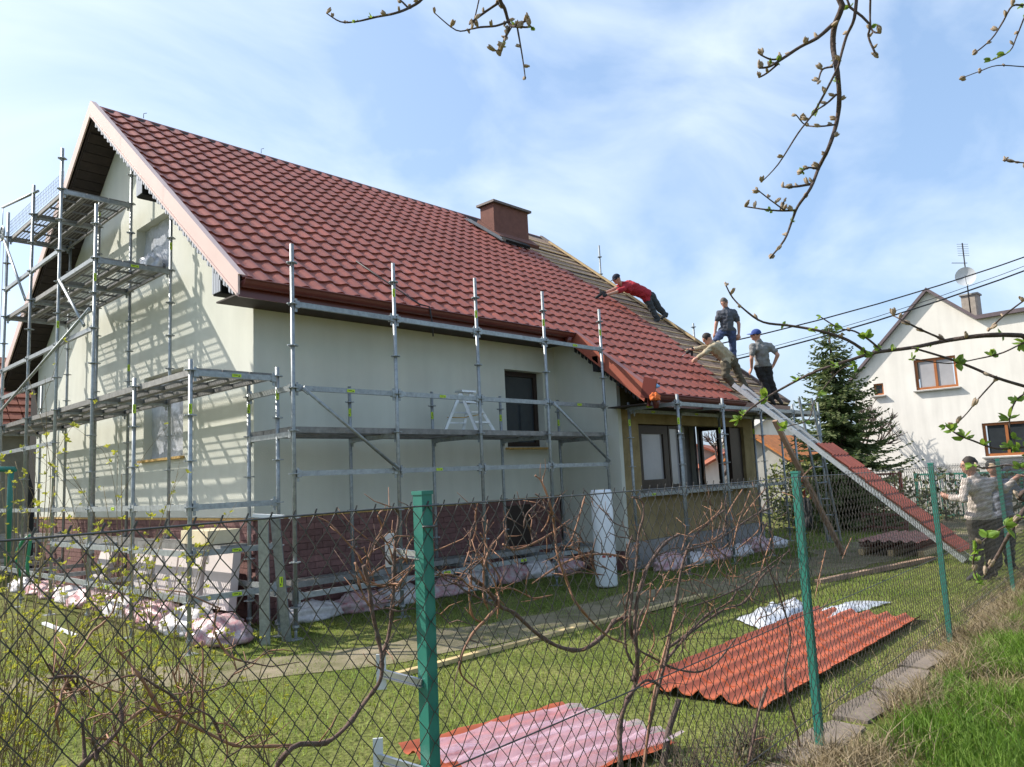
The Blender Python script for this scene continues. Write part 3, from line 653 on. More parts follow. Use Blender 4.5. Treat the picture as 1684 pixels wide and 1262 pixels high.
# hoist arm with pulley and rope
q = MB(); A = Vector((XO, 6.3, 7.02)); Bp = Vector((XO - .05, 8.35, 7.30)); q.tube([A, Bp], 0.022, 8); q.tube([(XO - .05, 8.3, 7.29), (XO - .05, 8.3, 6.95)], 0.006, 6)
ha = q.build('hoist_arm', M['steel'], sg)
q = MB(); pc = Vector((XO - .05, 8.3, 6.78)); rg = []
for k in range(17): a = 2 * math.pi * k / 16; rg.append(pc + Vector((0, math.cos(a), math.sin(a))) * 0.13)
q.tube(rg, 0.018, 6, cap=False)
for k in range(3): a = math.pi * k / 3; d = Vector((0, math.cos(a), math.sin(a))) * 0.12; q.bar(pc - d, pc + d, 0.012, 0.02)
q.build('pulley_wheel', M['steel'], ha)
q = MB(); q.tube([pc + Vector((0, .13, 0)), (XO - .05, 8.44, 0.4)], 0.006, 5); q.tube([pc + Vector((0, -.13, 0)), (XO - .08, 8.1, 0.5)], 0.006, 5); q.build('rope', mat('rope', (0.35, 0.32, 0.27), 0.9), ha)

# --- round the porch
sp = thing('scaffold', 'low galvanised scaffold frame standing in front of the yellow porch', 'scaffold', (8.5, -1, GZ))
XQ = [6.42, 7.95, 9.45, 10.95, 12.3]
for i, x in enumerate(XQ):
    standard(sp, x, -1.22, [3.10, 3.10, 3.05, 3.1, 3.2][i], 1.94, stick=[2.65, None, None, None, None][i])
for i, x in enumerate([6.42, 7.95, 9.45, 10.95, 12.3]): standard(sp, x, -0.32 if i else -0.24, 3.02 if i else 3.06, 1.94, stick=2.6 if i else 2.7)
for i in range(4):
    ledger(sp, (XQ[i], -1.22, 2.94), (XQ[i + 1], -1.22, 2.94)); ledger(sp, (XQ[i], -0.32, 2.90), (XQ[i + 1], -0.32, 2.90), stick=0.4)
    ledger(sp, (XQ[i], -0.32, 1.44), (XQ[i + 1], -0.32, 1.44), stick=0.3 if i == 0 else None)
for i, x in enumerate(XQ): ledger(sp, (x, -1.22, 2.94), (x, -0.32 if i else -0.24, 2.94), name='transom', stick=0.55 if i == 0 else None)
for i in (2, 3): deck(sp, (XQ[i], -1.19, 2.99), 0, XQ[i + 1] - XQ[i], 0.85)
# --- poles of the scaffold on the far side
sb = thing('scaffold', 'two thin scaffold poles rising above the far edge of the bare roof boards', 'scaffold', (12.3, 4, GZ))
for (px, ptop, X_) in ((985, 404, 12.5), (1140, 532, 12.5)):
    p = at(px, ptop, X=X_); standard(sb, p.x, p.y, p.z, 1.94)
ledger(sb, (at(985, 404, X=12.5).x, at(985, 404, X=12.5).y, 2.94), (at(1140, 532, X=12.5).x, at(1140, 532, X=12.5).y, 2.94))

# ================================================================== LADDERS AND GEAR
def ladder(name, label, a0, a1, b0, rungs, w, h, m_=M['alu'], rung_r=0.014, up=None):
    """a0/a1: bottom and top of one rail, b0: offset vector to the other rail"""
    a0 = Vector(a0); a1 = Vector(a1); b0 = Vector(b0); t_ = thing(name, label, 'ladder', a0); d = (a1 - a0).normalized(); nrm = d.cross(b0.normalized())
    for o_ in (Vector(), b0):
        q = MB(); q.bar(a0 + o_, a1 + o_, w, h, nrm); q.build('rail', m_, t_)
    for k in range(rungs):
        p = a0 + (a1 - a0) * ((k + 0.6) / rungs); q = MB(); q.tube([p, p + b0], rung_r, 6); q.build('rung', m_, t_)
    return t_
# tile hoist: long aluminium track from lawn to eave
LB = Vector((9.02, -4.58, 0.22)); LT = Vector((8.86, -1.00, 3.42))
trk = ladder('roof_ladder', 'long aluminium lifting ladder sloping from the grass to the porch eave', LB, LT, (0.40, 0.02, 0.0), 15, 0.03, 0.085)
for k in range(12):
    for o_ in (Vector(), Vector((0.40, 0.02, 0))):
        p = LB + (LT - LB) * ((k + .5) / 12) + o_; q = MB(); q.tube([p + Vector((-.017, 0, .0)), p + Vector((.017, 0, 0))], 0.012, 6); q.build('rail_bolt', M['steel'], trk)
def tile_sheet(name, label, o, ux, uy, cols, rows_, m_, tp=0.185, tr=0.345, cat='roof sheet', group=None, amp=0.030, pw=1.5, step=0.020):
    """corrugated, stepped metal tile sheet; ux across, uy up the sheet"""
    ux = Vector(ux).normalized(); uy = Vector(uy).normalized(); n_ = ux.cross(uy).normalized(); o = Vector(o)
    t_ = thing(name, label, cat, o, group); per = 8
    for r in range(rows_):
        q = MB(); vs = []
        for v, lf in ((0, step), (1.0, 0.0)):
            for i in range(cols * per + 1):
                u = i / per; hh = amp * (0.5 + 0.5 * math.cos(2 * math.pi * u)) ** pw
                vs.append(o + ux * (u * tp) + uy * ((r + v) * tr) + n_ * (hh + lf))
        m__ = cols * per + 1
        q.add(vs, [(i, i + 1, m__ + i + 1, m__ + i) for i in range(m__ - 1)], 0, True)
        q.add(vs[:m__] + [v - n_ * step for v in vs[:m__]], [(i + 1, i, m__ + i, m__ + i + 1) for i in range(m__ - 1)], 0, True)
        q.build('tile_course', m_, t_)
    return t_
dl = (LT - LB).normalized(); nl = Vector((1, 0, 0)).cross(dl).normalized()
tile_sheet('roof_sheet', 'dark red metal tile sheet sliding up the aluminium lifting ladder', LB + Vector((-0.14, 0, 0)) + nl * 0.06 + dl * 0.12, (1, 0, 0), dl, 5, 8, M['tile'], tp=0.155, tr=0.345, amp=0.045)
# ladder up to the porch scaffold, prop
ladder('leaning_ladder', 'grey ladder leaning on the right end of the porch scaffold', at(1362, 890, d=14.2), at(1314, 655, d=14.6), at(1383, 890, d=14.2) - at(1362, 890, d=14.2), 9, 0.03, 0.06, M['steel'])
q = MB(); a_, b_ = at(1387, 912, Z=gz(10, -2) + .02), at(1274, 692, d=13.4); q.bar(a_, b_, 0.09, 0.05); tag(q.build('timber_prop', M['wood']), 'weathered timber plank propped slantwise beneath the aluminium lifting ladder', 'plank')
# step ladder on the deck
stl = thing('step_ladder', 'small aluminium step ladder standing open on the long scaffold deck', 'ladder', (3.35, 0.72, 2.555))
Zd = 2.556
for nm, xs_, yo, n_ in (('front', (3.22, 3.52), 0.48, 3), ('rear', (3.12, 3.42), 0.95, 3)):
    tp_ = [Vector((3.30, 0.70, 3.19)), Vector((3.52, 0.70, 3.19))]
    bt = [Vector((3.42, yo, Zd)), Vector((3.80, yo, Zd))] if nm == 'front' else [Vector((2.98, yo - .2, Zd)), Vector((3.36, yo - .2, Zd))]
    for a_, b_ in zip(bt, tp_): q = MB(); q.bar(a_, b_, 0.02, 0.045); q.build('leg', M['alu'], stl)
    for k in (0.25, 0.5, 0.75): q = MB(); q.bar(bt[0].lerp(tp_[0], k), bt[1].lerp(tp_[1], k), 0.07 if nm == 'front' else 0.02, 0.025); q.build('step', M['alu'], stl)
q = MB(); q.box((3.41, 0.70, 3.20), (0.30, 0.16, 0.03)); q.build('top_tray', M['alu'], stl)
q = MB(); q.tube([(3.10, 0.8, 2.80), (3.3, .65, 2.79), (3.58, 0.52, 2.84)], 0.008, 5); q.build('stay_strap', M['ochre'], stl)

# leaning frame pieces by the corner post
t_ = thing('frame_trestle', 'pair of leaning galvanised channel legs joined by a white cross bar near the house corner', 'trestle', (-0.4, -0.1, GZ))
for a_, b_, wd in (((436, 1062), (433, 850), 0.11), ((472, 1056), (452, 850), 0.10)):
    p0 = at(*a_, Z=gz(-.4, -.1)); p1 = at(*b_, d=depth(p0) - 0.05); q = MB(); q.bar(p0, p1, 0.03, wd, (_R.x, _R.y, 0)); leg = q.build('leg', M['steel'], t_)
    if wd == 0.10:
        c_ = p0.lerp(p1, 0.48) + (CAM - p0).normalized() * 0.03; v = CAM - c_; ang = math.atan2(v.y, v.x); o = link('sticker', STK, leg, c_)
        o.rotation_euler = (Matrix.Rotation(ang + math.pi / 2, 3, 'Z') @ Matrix.Rotation(math.pi / 2, 3, 'Y')).to_euler()
q = MB(); q.bar(at(417, 848, d=8.2), at(466, 850, d=8.15), 0.06, 0.035); q.build('cross_bar', M['white_metal'], t_)

# ================================================================== GROUND CLUTTER
# stack of new sheets lying on the lawn
fy = 1.0
tile_sheet('roof_sheet', 'orange-red metal tile sheets lying on the lawn behind the second green fence post', (0.34, -4.34, 0.207), (0, -1, 0), (1, 0.02, 0), 6, 10, M['tile_new'], tp=0.183, tr=0.372, amp=0.048, pw=2.6, step=0.010)
bx = bpy.data.objects
o = [x for x in bx if x.name.startswith('roof_sheet')][-1]
# sheet flips so the waves face the sky
ws = thing('roof_sheet', 'orange-red tile sheets half covered in clear film, in the bottom centre foreground', 'roof sheet', (-1.0, -4.6, 0.22))
def wavy(o, ux, uy, ln, wd, m_, name, par, z=0.0, tp=0.183, tr=0.36, amp=0.042, wrinkle=0.0, x0=0.0, y0=0.0):
    q = MB(); nx = int(wd / tp * 8); ny = int(ln / tr) * 4; vs = []
    for j in range(ny + 1):
        for i in range(nx + 1):
            u = x0 + wd * i / nx; v = y0 + ln * j / ny
            h = amp * (0.5 + 0.5 * math.cos(2 * math.pi * u / tp)) ** 1.5 + 0.018 * (1 - (v / tr) % 1.0)
            if wrinkle: h += wrinkle * abs(noise.noise(Vector((u * 9, v * 4, z * 10)))) + wrinkle * 0.8 * abs(noise.noise(Vector((u * 23, v * 19, 2))))
            vs.append(Vector(o) + Vector(ux) * u + Vector(uy) * v + Vector((0, 0, h + z)))
    q.add(vs, [(j * (nx + 1) + i, j * (nx + 1) + i + 1, (j + 1) * (nx + 1) + i + 1, (j + 1) * (nx + 1) + i) for j in range(ny) for i in range(nx)], 0, True)
    return q.build(name, m_, par)
wA, wB, wC = at(655, 1232, Z=.25), at(925, 1160, Z=.25), at(1080, 1207, Z=.25)
wuy = (wB - wA).normalized(); wux = (wC - wB); wl = wux.length; wux.normalize(); wo_ = Vector((wA.x, wA.y, .225))
wavy(wo_, wux, wuy, (wB - wA).length, wl * 1.22, M['tile_new'], 'sheet', ws)
fm = mat('clear_protective_film', (0.66, 0.50, 0.60), 0.12, var=0.16, scale=6, spec=0.9, bump=0.7, bscale=22, alpha=0.42)
wavy(wo_, wux, wuy, (wB - wA).length - .04, wl * 1.06, fm, 'film_cover', ws, z=0.010, wrinkle=0.060, x0=0.17, y0=0.04)
# crumpled clear film beside the red sheets
def blob(c, r, seed, m_, name, par=None, amp=0.35, f=2.2, nu=34, nv=20, flat=-0.35, R=None):
    q = MB(); q.ell((0, 0, 0), 1.0, None, nu, nv)
    c = Vector(c); r = Vector(r); v2 = []
    for v in q.v:
        v = Vector(v); k = 1 + amp * noise.noise(v * f + Vector((seed, 0, 0))) - amp * 0.7 * abs(noise.noise(v * f * 2.4 + Vector((0, seed, 0)))) + amp * .4 * abs(noise.noise(v * f * 6 + Vector((0, 0, seed))))
        v = v * k; v.z = max(v.z, flat); w = Vector((v.x * r.x, v.y * r.y, (v.z - flat) * r.z)); v2.append(tuple(c + (R @ w if R else w)))
    q.v = v2; return q.build(name, m_, par)
def crumple(name, label, pts, z, h, seed, m_, cat):
    """crumpled sheet over a quad of four ground points"""
    a, b_, c_, d_ = [Vector((p[0], p[1], 0)) for p in pts]; n_ = 26; vs = []
    for j in range(n_ + 1):
        for i in range(n_ + 1):
            s, t_ = i / n_, j / n_; p = (a.lerp(b_, s)).lerp(d_.lerp(c_, s), t_); e_ = min(s, t_, 1 - s, 1 - t_) * 5; e_ = min(e_, 1)
            k = abs(noise.noise(Vector((p.x * 4 + seed, p.y * 4, 0)))) + 0.5 * abs(noise.noise(Vector((p.x * 11, p.y * 11 + seed, 0))))
            vs.append((p.x + 0.03 * noise.noise(p * 9), p.y + 0.03 * noise.noise(p * 8 + Vector((3, 3, 3))), gz(p.x, p.y) + 0.02 + z * e_ + h * k * e_))
    q = MB(); q.add(vs, [(j * (n_ + 1) + i, j * (n_ + 1) + i + 1, (j + 1) * (n_ + 1) + i + 1, (j + 1) * (n_ + 1) + i) for j in range(n_) for i in range(n_)], 0, True)
    return tag(q.build(name, m_), label, cat)
crumple('plastic_sheet', 'crumpled white plastic film on the grass behind the orange-red sheets', [(2.75, -4.25), (4.0, -4.25), (4.75, -3.75), (3.3, -3.65)], 0.05, 0.11, 4, M['film'], 'plastic sheet')
crumple('plastic_strip', 'flat pale film strip running along the back edge of the orange-red sheets', [(3.4, -4.60), (5.0, -4.75), (4.9, -4.35), (3.9, -4.27)], 0.02, 0.05, 9, M['film'], 'plastic sheet')
q = MB(); q.bar((-0.45, -2.36, gz(0, -2.4) + .03), (4.6, -2.52, gz(4, -2.4) + .03), 0.07, 0.04); tag(q.build('timber_board', M['plank']), 'long yellow timber board lying on the grass beside the gravel track', 'board')
q = MB(); q.bar((9.3, -4.05, gz(9, -4) + .05), (6.3, -3.35, gz(6, -3.3) + .03), 0.10, 0.06); tag(q.build('timber_board', M['wood']), 'dull timber board on the lawn leading toward the foot of the lifting ladder', 'board')
# white roll standing on end
t_ = thing('foil_roll', 'tall white film-wrapped roll standing upright on the grass before the porch', 'roll', (4.72, -0.82, GZ))
q = MB(); q.tube([(4.72, -0.82, 0.17), (4.72, -0.82, 0.20), (4.71, -0.82, 1.56), (4.71, -0.82, 1.60)], [0.150, 0.165, 0.163, 0.145], 20); q.build('roll_body', M['roll'], t_)
q = MB(); q.tube([(4.71, -0.82, 1.601), (4.71, -0.82, 1.61)], [0.05, 0.045], 12); q.build('core', M['carton'], t_)
for k in range(3):
    a = -2.6 + k * 0.55; c_ = Vector((4.72 + 0.167 * math.cos(a), -0.82 + 0.167 * math.sin(a), 0.62)); q = MB(); q.box(c_, (0.05, 0.006, 0.03), Matrix.Rotation(a + math.pi / 2, 3, 'Z')); q.build('printed_mark', M['red_metal'], t_)
# insulation bags along the foot of the walls
random.seed(3)
bag_lab_g = []
pos = [(-0.32, 9.2), (-0.25, 8.2), (-0.35, 7.3), (-0.30, 6.4), (-0.35, 5.5), (-0.30, 4.7), (-0.38, 3.9), (-0.42, 3.1), (-0.50, 2.4), (-0.45, 1.75), (-0.35, 1.2), (-0.55, 0.75)]
ends = {0: 'farthest', len(pos) - 1: 'nearest'}
names_l = ['farthest bag in the row at the gable foot', 'second bag from the far end of the gable row', 'third bag from the far end of the gable row', 'fourth bag from the far end of the gable row', 'fifth bag from the far end of the gable row', 'sixth bag from the far end of the gable row',
           'sixth bag from the corner in the gable row', 'fifth bag from the corner in the gable row', 'fourth bag from the corner in the gable row', 'third bag from the corner in the gable row', 'second bag from the corner in the gable row', 'nearest bag to the house corner at the gable foot']
for i, (x, y) in enumerate(pos):
    o = blob((x, y, gz(x, y)), (random.uniform(.24, .34), random.uniform(.42, .52), random.uniform(.15, .22)), i * 3.1, M['bag_pink'] if i % 3 else M['bag_white'], 'insulation_bag', amp=0.3)
    tag(o, 'crumpled pink and white plastic sack, ' + names_l[i], 'bag', 'sacks along the gable foot')
pos = [(0.75, 0.95), (1.55, 1.0), (2.3, 1.05), (3.05, 1.0), (3.75, 1.05), (4.5, 1.05), (5.25, 1.0), (5.9, 0.95)]
ordn = ['first', 'second', 'third', 'fourth', 'fifth', 'sixth', 'seventh', 'eighth']
for i, (x, y) in enumerate(pos):
    o = blob((x, y, gz(x, y)), (random.uniform(.40, .48), random.uniform(.20, .26), random.uniform(.16, .22)), 50 + i * 2.7, M['bag_pink'] if i % 2 else M['bag_white'], 'insulation_bag', amp=0.3)
    tag(o, 'shaded pinkish sack below the long scaffold, %s along the wall from the house corner' % ordn[i], 'bag', 'sacks below the long wall')
pos = [(6.9, -0.55), (7.7, -0.6), (8.5, -0.55), (9.3, -0.6), (10.1, -0.55), (10.9, -0.6)]
for i, (x, y) in enumerate(pos):
    o = blob((x, y, gz(x, y)), (random.uniform(.38, .46), random.uniform(.20, .27), random.uniform(.15, .22)), 90 + i * 2.7, M['bag_white'] if i % 2 else M['bag_pink'], 'insulation_bag', amp=0.3)
    tag(o, 'greyish plastic sack heaped before the porch base, %s from the stucco side wall' % ordn[i], 'bag', 'sacks before the porch')
# foam boards leaning under the low deck
lab = ['pale foam board leaning at the gable plinth, nearest the house corner', 'second foam board from the corner leaning under the gable scaffold', 'third foam board from the corner under the gable scaffold', 'foam board leaning beside the white sheet under the gable deck', 'leftmost white board leaning under the low gable deck']
for i, (y, w, h, rot) in enumerate([(1.55, 0.72, 0.80, .10), (2.35, 0.72, 0.82, .14), (3.12, 0.70, 0.80, .12), (3.9, 0.72, 0.78, .16), (5.5, 0.5, 0.62, .3)]):
    q = MB(); q.box((-0.10 - 0.2 * (rot), y, gz(0, y) + 0.24 + h / 2), (0.10, w, h), Matrix.Rotation(rot, 3, 'Y')); tag(q.build('foam_board', M['foam']), lab[i], 'foam board', 'boards under the gable scaffold')
q = MB(); q.span((-0.74, 0.60, 1.248), (-0.36, 1.30, 1.40)); tag(q.build('carton', M['carton']), 'cream cardboard carton on the scaffold near the house corner', 'carton')
deck(sg, (-0.38, YG[0], 1.24), math.pi / 2, YG[1] - YG[0], 0.33, 1); deck(sg, (-0.38, YG[1], 1.24), math.pi / 2, YG[2] - YG[1], 0.33, 1)
# steel planks stacked along the long wall
for i, (z, y) in enumerate([(0.68, 0.55), (0.76, 0.62), (0.84, 0.5)]):
    tag(link('spare_plank', DKM[(1.51, round((YI - 0.05) / 3 - 0.012, 3))] if (1.51, round((YI - 0.05) / 3 - 0.012, 3)) in DKM else list(DKM.values())[0], None, (0.3 + 1.4 * i, y - .1, 0.72)), ['spare steel plank resting low on the long scaffold, nearest the corner', 'spare steel plank in the middle of the long scaffold foot', 'spare steel plank low on the long scaffold, toward the porch'][i], 'plank', 'spare planks')
# white pole lying on the grass, hose, bits
q = MB(); a_, b_ = at(72, 1025, Z=gz(-3, 1) + .02), at(125, 1046, Z=gz(-3, 1) + .02); q.bar(a_, b_, 0.05, 0.03); tag(q.build('white_batten', M['white_metal']), 'short white batten lying in the grass at far left', 'batten')
q = MB(); hp = [at(x, y, d=7.6) for x, y in ((33, 948), (28, 925), (29, 905), (37, 890), (49, 881), (50, 890), (47, 910), (45, 930), (46, 948))]; q.tube(hp, 0.016, 8); tag(q.build('garden_hose', M['hose']), 'loop of green garden hose behind the fence at far left', 'hose')
q = MB(); q.tube([at(-60, 772, d=6.2), at(26, 772, d=6.2)], 0.022, 8); q.tube([at(18, 772, d=6.2), at(12, 930, d=6.3)], 0.022, 8); tag(q.build('green_rail', M['green']), 'green pipe rail at the left edge of the picture', 'rail')
# bottle and rag on the porch gutter
q = MB(); c_ = Vector((6.22, -0.93, 3.26)); q.tube([c_ + Vector((-.13, -.0, 0)), c_ + Vector((-.11, 0, 0)), c_ + Vector((.06, 0, 0)), c_ + Vector((.10, 0, 0)), c_ + Vector((.14, 0, 0))], [0.03, 0.042, 0.042, 0.02, 0.018], 12)
tag(q.build('water_bottle', mat('blue_bottle', (0.10, 0.38, 0.72), 0.15, spec=0.7)), 'small blue plastic bottle lying in the porch gutter corner', 'bottle')
tag(blob((6.07, -1.02, 3.00), (0.10, 0.08, 0.09), 5, mat('orange_cloth', (0.62, 0.14, 0.03), 0.8), 'work_rag', amp=0.4), 'bright orange rag hooked at the porch gutter corner', 'rag')
tag(blob((0.2, 4.72, 5.42), (0.16, 0.30, 0.26), 8, M['film'], 'film_bundle', amp=0.4), 'crumpled clear film bundle on the upper gable window ledge', 'plastic bundle')
# slabs edging the fence line
random.seed(12)
slabs = [(-0.95, -5.98, 0.80), (-0.08, -5.95, 0.82), (0.78, -5.93, 0.74), (1.55, -5.90, 0.70), (2.30, -5.86, 0.70)]
sl_lab = ['nearest worn stone slab under the fence, at the bottom edge of the picture', 'worn stone slab at the foot of the second green post', 'stone slab just beyond the second green post', 'second stone slab beyond the second green post', 'farthest stone slab half buried in dry grass']
for i, (x, y, w) in enumerate(slabs):
    q = MB(); n_ = 10; top = []
    for k in range(n_):
        a = 2 * math.pi * k / n_; cx = max(-1, min(1, 1.35 * math.cos(a))); cy = max(-1, min(1, 1.35 * math.sin(a)))
        top.append((x + cx * w / 2 * random.uniform(.95, 1.0), y + cy * 0.14 * random.uniform(.85, 1.05), gz(x, y) + 0.024))
    q.add(top + [(a_, b_, 0.05) for a_, b_, c_ in top], [tuple(range(n_))] + [(k, k + n_, (k + 1) % n_ + n_, (k + 1) % n_) for k in range(n_)])
    tag(q.build('edging_slab', M['stone']), sl_lab[i], 'stone slab', 'slabs along the fence')
# pallets of tile sheets by the ladder foot
t_ = thing('tile_pallet', 'low pallet of dark tile sheets on the grass behind the lifting ladder', 'pallet', (10.9, -3.1, GZ))
for k in range(3): q = MB(); q.span((9.9, -3.75 + k * .5, 0.16), (12.0, -3.65 + k * .5, 0.26)); q.build('bearer', M['wood_new'], t_)
for k in range(3): wavy((9.9, -3.75, 0.28 + 0.05 * k), (0, 1, 0), (1, 0, 0), 2.16, 1.1, M['tile'], 'sheet', t_)

# ================================================================== THE CHAIN-LINK FENCE
fence = thing('wire_fence', 'dark chain-link fence on green square posts crossing the whole foreground', 'fence', (0, -6, 0.2))
FD = Vector((1, 0.035, 0)).normalized(); FN = Vector((-FD.y, FD.x, 0))
def fp(x, z, off=0.0): return Vector((x, FENCE_Y(x), z)) + FN * off
POSTX = [-6.4, -3.15, -0.14, 3.06, 6.28, 9.5]
ZT, ZB = 1.765, 0.27
q = MB(); q.box((0, 0, 0), (0.06, 0.075, 1.0))
for i, x in enumerate(POSTX):
    q = MB(); z1 = 1.80 if i < 2 else 1.79; c = fp(x, 0, 0.030); w, d_ = (0.042, 0.042)
    R = Matrix.Rotation(math.atan2(FD.y, FD.x), 3, 'Z')
    q.box((c.x, c.y, (z1 - 0.2) / 2), (w, d_, z1 + 0.2), R); q.box((c.x, c.y, z1 + 0.004), (w + 0.006, d_ + 0.006, 0.012), R)
    po = q.build('post', M['green'], fence)
    q = MB(); q.tube([fp(x - .03, 1.70), fp(x, 1.70, -0.012), fp(x + .03, 1.70)], 0.004, 5); q.build('wire_tie', M['wire'], po)
    if i == 1:
        for (px_, py_), (qx, qy) in (((641, 905), (692, 912)), ((627, 1105), (694, 1122)), ((622, 1244), (694, 1266))):
            b1 = at(px_, py_, Y=FENCE_Y(x) + 0.16); b0 = at(qx, qy, Y=FENCE_Y(x) + 0.03); q = MB(); q.bar(b0, b1, 0.012, 0.016); q.bar(b0 + Vector((0, 0, -.014)), b1 + Vector((0, 0, -.014)), 0.018, 0.003); bk = q.build('bracket_arm', M['alu'], po)
            q = MB(); q.box(b1, (0.006, 0.030, 0.105), Matrix.Rotation(0.9, 3, 'Z')); q.build('bracket_plate', M['white_metal'], bk)
PITCH, HALF = 0.0338, 0.0437
def mesh_bay(x0, x1, sides):
    q = MB(); k = 0; n_ = int((x1 - x0) / (PITCH)); rows_ = int((ZT - ZB) / HALF)
    for i in range(n_):
        xc = x0 + (i + 0.5) * PITCH; pts = []
        for j in range(rows_ + 1):
            sgn = -1 if (i + j) % 2 == 0 else 1
            # zigzag between neighbouring columns; every wire hooks round the next
            x = xc + sgn * PITCH * 0.53 * (1 if True else 0)
            z = ZT - j * HALF
            pts.append(fp(x + 0.004 * noise.noise(Vector((x * 3, z * 3, 1))), z + 0.003 * noise.noise(Vector((x * 4, z * 4, 7))), 0.0035 * sgn * (1 if i % 2 else -1) + 0.012 * noise.noise(Vector((x * 1.2, z * 1.5, 0)))))
        # knuckle above the top wire
        pts = [pts[0] + Vector((0.006, 0, 0.014))] + pts
        q.tube(pts, 0.0020, sides, 0, True, False)
    return q.build('wire_mesh', M['wire'], fence, kind='stuff')
for a_, b_, sd in ((-6.4, -3.15, 4), (-3.15, -0.14, 4), (-0.14, 3.06, 3), (3.06, 6.28, 3), (6.28, 9.5, 3)): mesh_bay(a_, b_, sd)
for z in (ZT, 0.98, 0.42):
    q = MB(); q.tube([fp(x, z - (0.006 if abs((x + 3.27) % 3.2 - 1.6) < 1 else 0), -0.002) for x in np.arange(-6.6, 9.6, 0.8)], 0.0028, 5); q.build('line_wire', M['wire'], fence)

# ================================================================== VINES, SHRUB, TREE
random.seed(21)
def smooth_pts(pts, n=4):
    out = []; P_ = [pts[0]] + list(pts) + [pts[-1]]
    for i in range(1, len(P_) - 2):
        p0, p1, p2, p3 = P_[i - 1], P_[i], P_[i + 1], P_[i + 2]
        for k in range(n):
            t_ = k / n; out.append(0.5 * ((2 * p1) + (p2 - p0) * t_ + (2 * p0 - 5 * p1 + 4 * p2 - p3) * t_ * t_ + (3 * p1 - p0 - 3 * p2 + p3) * t_ ** 3))
    out.append(P_[-2]); return out
def cane(par, px, r0, r1, m_, off=0.10, wob=0.05, name='cane', n=7, seed=0, knots=True):
    """woody shoot drawn through photo points just behind the wire"""
    pts = []
    for k, (x, y) in enumerate(px):
        p = at(x, y, Y=FENCE_Y(-1.5)); p = at(x, y, Y=FENCE_Y(p.x) + off + wob * noise.noise(Vector((k * 0.7, seed, 0)))); pts.append(p)
    sp_ = smooth_pts(pts, 4); K = len(sp_) - 1
    rs = []
    for i, p in enumerate(sp_):
        r = r0 + (r1 - r0) * i / K
        r *= 0.66
        if knots: r *= 1 + 0.45 * abs(noise.noise(p * 31)) + (0.38 if i % 5 == 2 else 0) - 0.15 * noise.noise(p * 9)
        if r0 < 0.0085: r *= min(1, .45 + i / max(1, K) * 3)
        rs.append(r)
    q = MB(); q.tube(sp_, rs, n); o = q.build(name, m_, par); rnd = random.Random(int(seed * 10) + len(px) + int(px[0][0]))
    for i in range(2, K, 3):
        if rnd.random() < .62:
            d = (sp_[min(i + 1, K)] - sp_[i - 1]).normalized(); dv = (d * rnd.uniform(-.3, .9) + Vector((rnd.uniform(-1, 1), rnd.uniform(-.6, .6), rnd.uniform(-.5, 1)))).normalized(); l_ = rnd.uniform(.03, .16); e_ = sp_[i] + dv * l_
            q = MB(); q.tube([sp_[i], sp_[i].lerp(e_, .5) + Vector((rnd.uniform(-1, 1), rnd.uniform(-1, 1), rnd.uniform(-1, 1))) * l_ * .16, e_], [.0022, .0017, .0010], 4); q.build('tendril', M['cane'] if rnd.random() < .6 else M['bark_vine'], o)
    return o
def vine(label, base, canes_):
    t_ = thing('grape_vine', label, 'vine', (at(*base, Z=0.22).x, at(*base, Z=0.22).y, 0.2), 'bare vines on the fence')
    for i, (px, r0, r1, old) in enumerate(canes_): cane(t_, px, r0, r1, M['bark_vine'] if old else M['cane'], seed=i * 3.3, name='trunk' if (old and i == 0) else 'cane', off=0.10 + 0.03 * (i % 3))
    return t_
vine('knotty bare vine climbing just left of the nearest green post', (560, 1500), [
    ([(430, 1420), (440, 1300), (480, 1230), (535, 1222), (570, 1195), (600, 1155), (625, 1120), (628, 1085), (622, 1050), (612, 1005), (606, 960), (598, 930)], 0.0085, 0.008, True),
    ([(627, 1090), (640, 1040), (646, 990), (648, 940), (650, 895), (656, 850), (650, 835)], 0.009, 0.006, True),
    ([(606, 965), (592, 940), (583, 925)], 0.006, 0.004, False), ([(612, 1000), (600, 985), (588, 950), (585, 925)], 0.005, 0.003, False),
    ([(640, 985), (668, 945), (690, 925)], 0.006, 0.005, False), ([(603, 950), (625, 935), (655, 920), (690, 905)], 0.005, 0.004, False),
    ([(600, 940), (612, 900), (628, 870), (622, 850), (627, 840)], 0.005, 0.003, False), ([(648, 930), (640, 900), (626, 880)], 0.004, 0.003, False), ([(605, 955), (630, 965), (650, 955)], 0.005, 0.004, False)])
vine('long reddish vine shoot sagging across the lower left of the fence', (160, 1500), [
    ([(60, 1420), (100, 1300), (150, 1245), (183, 1215), (200, 1190), (196, 1150)], 0.0075, 0.005, True),
    ([(190, 1065), (212, 1090), (232, 1115), (250, 1145), (268, 1172), (285, 1180), (312, 1192), (340, 1205), (385, 1226), (430, 1228), (480, 1226)], 0.0052, 0.0052, False),
    ([(338, 1203), (333, 1140), (334, 1080), (331, 1055)], 0.004, 0.003, False), ([(205, 1190), (240, 1165), (262, 1172)], 0.005, 0.004, False),
    ([(140, 1262), (138, 1220), (135, 1180)], 0.006, 0.004, True)])
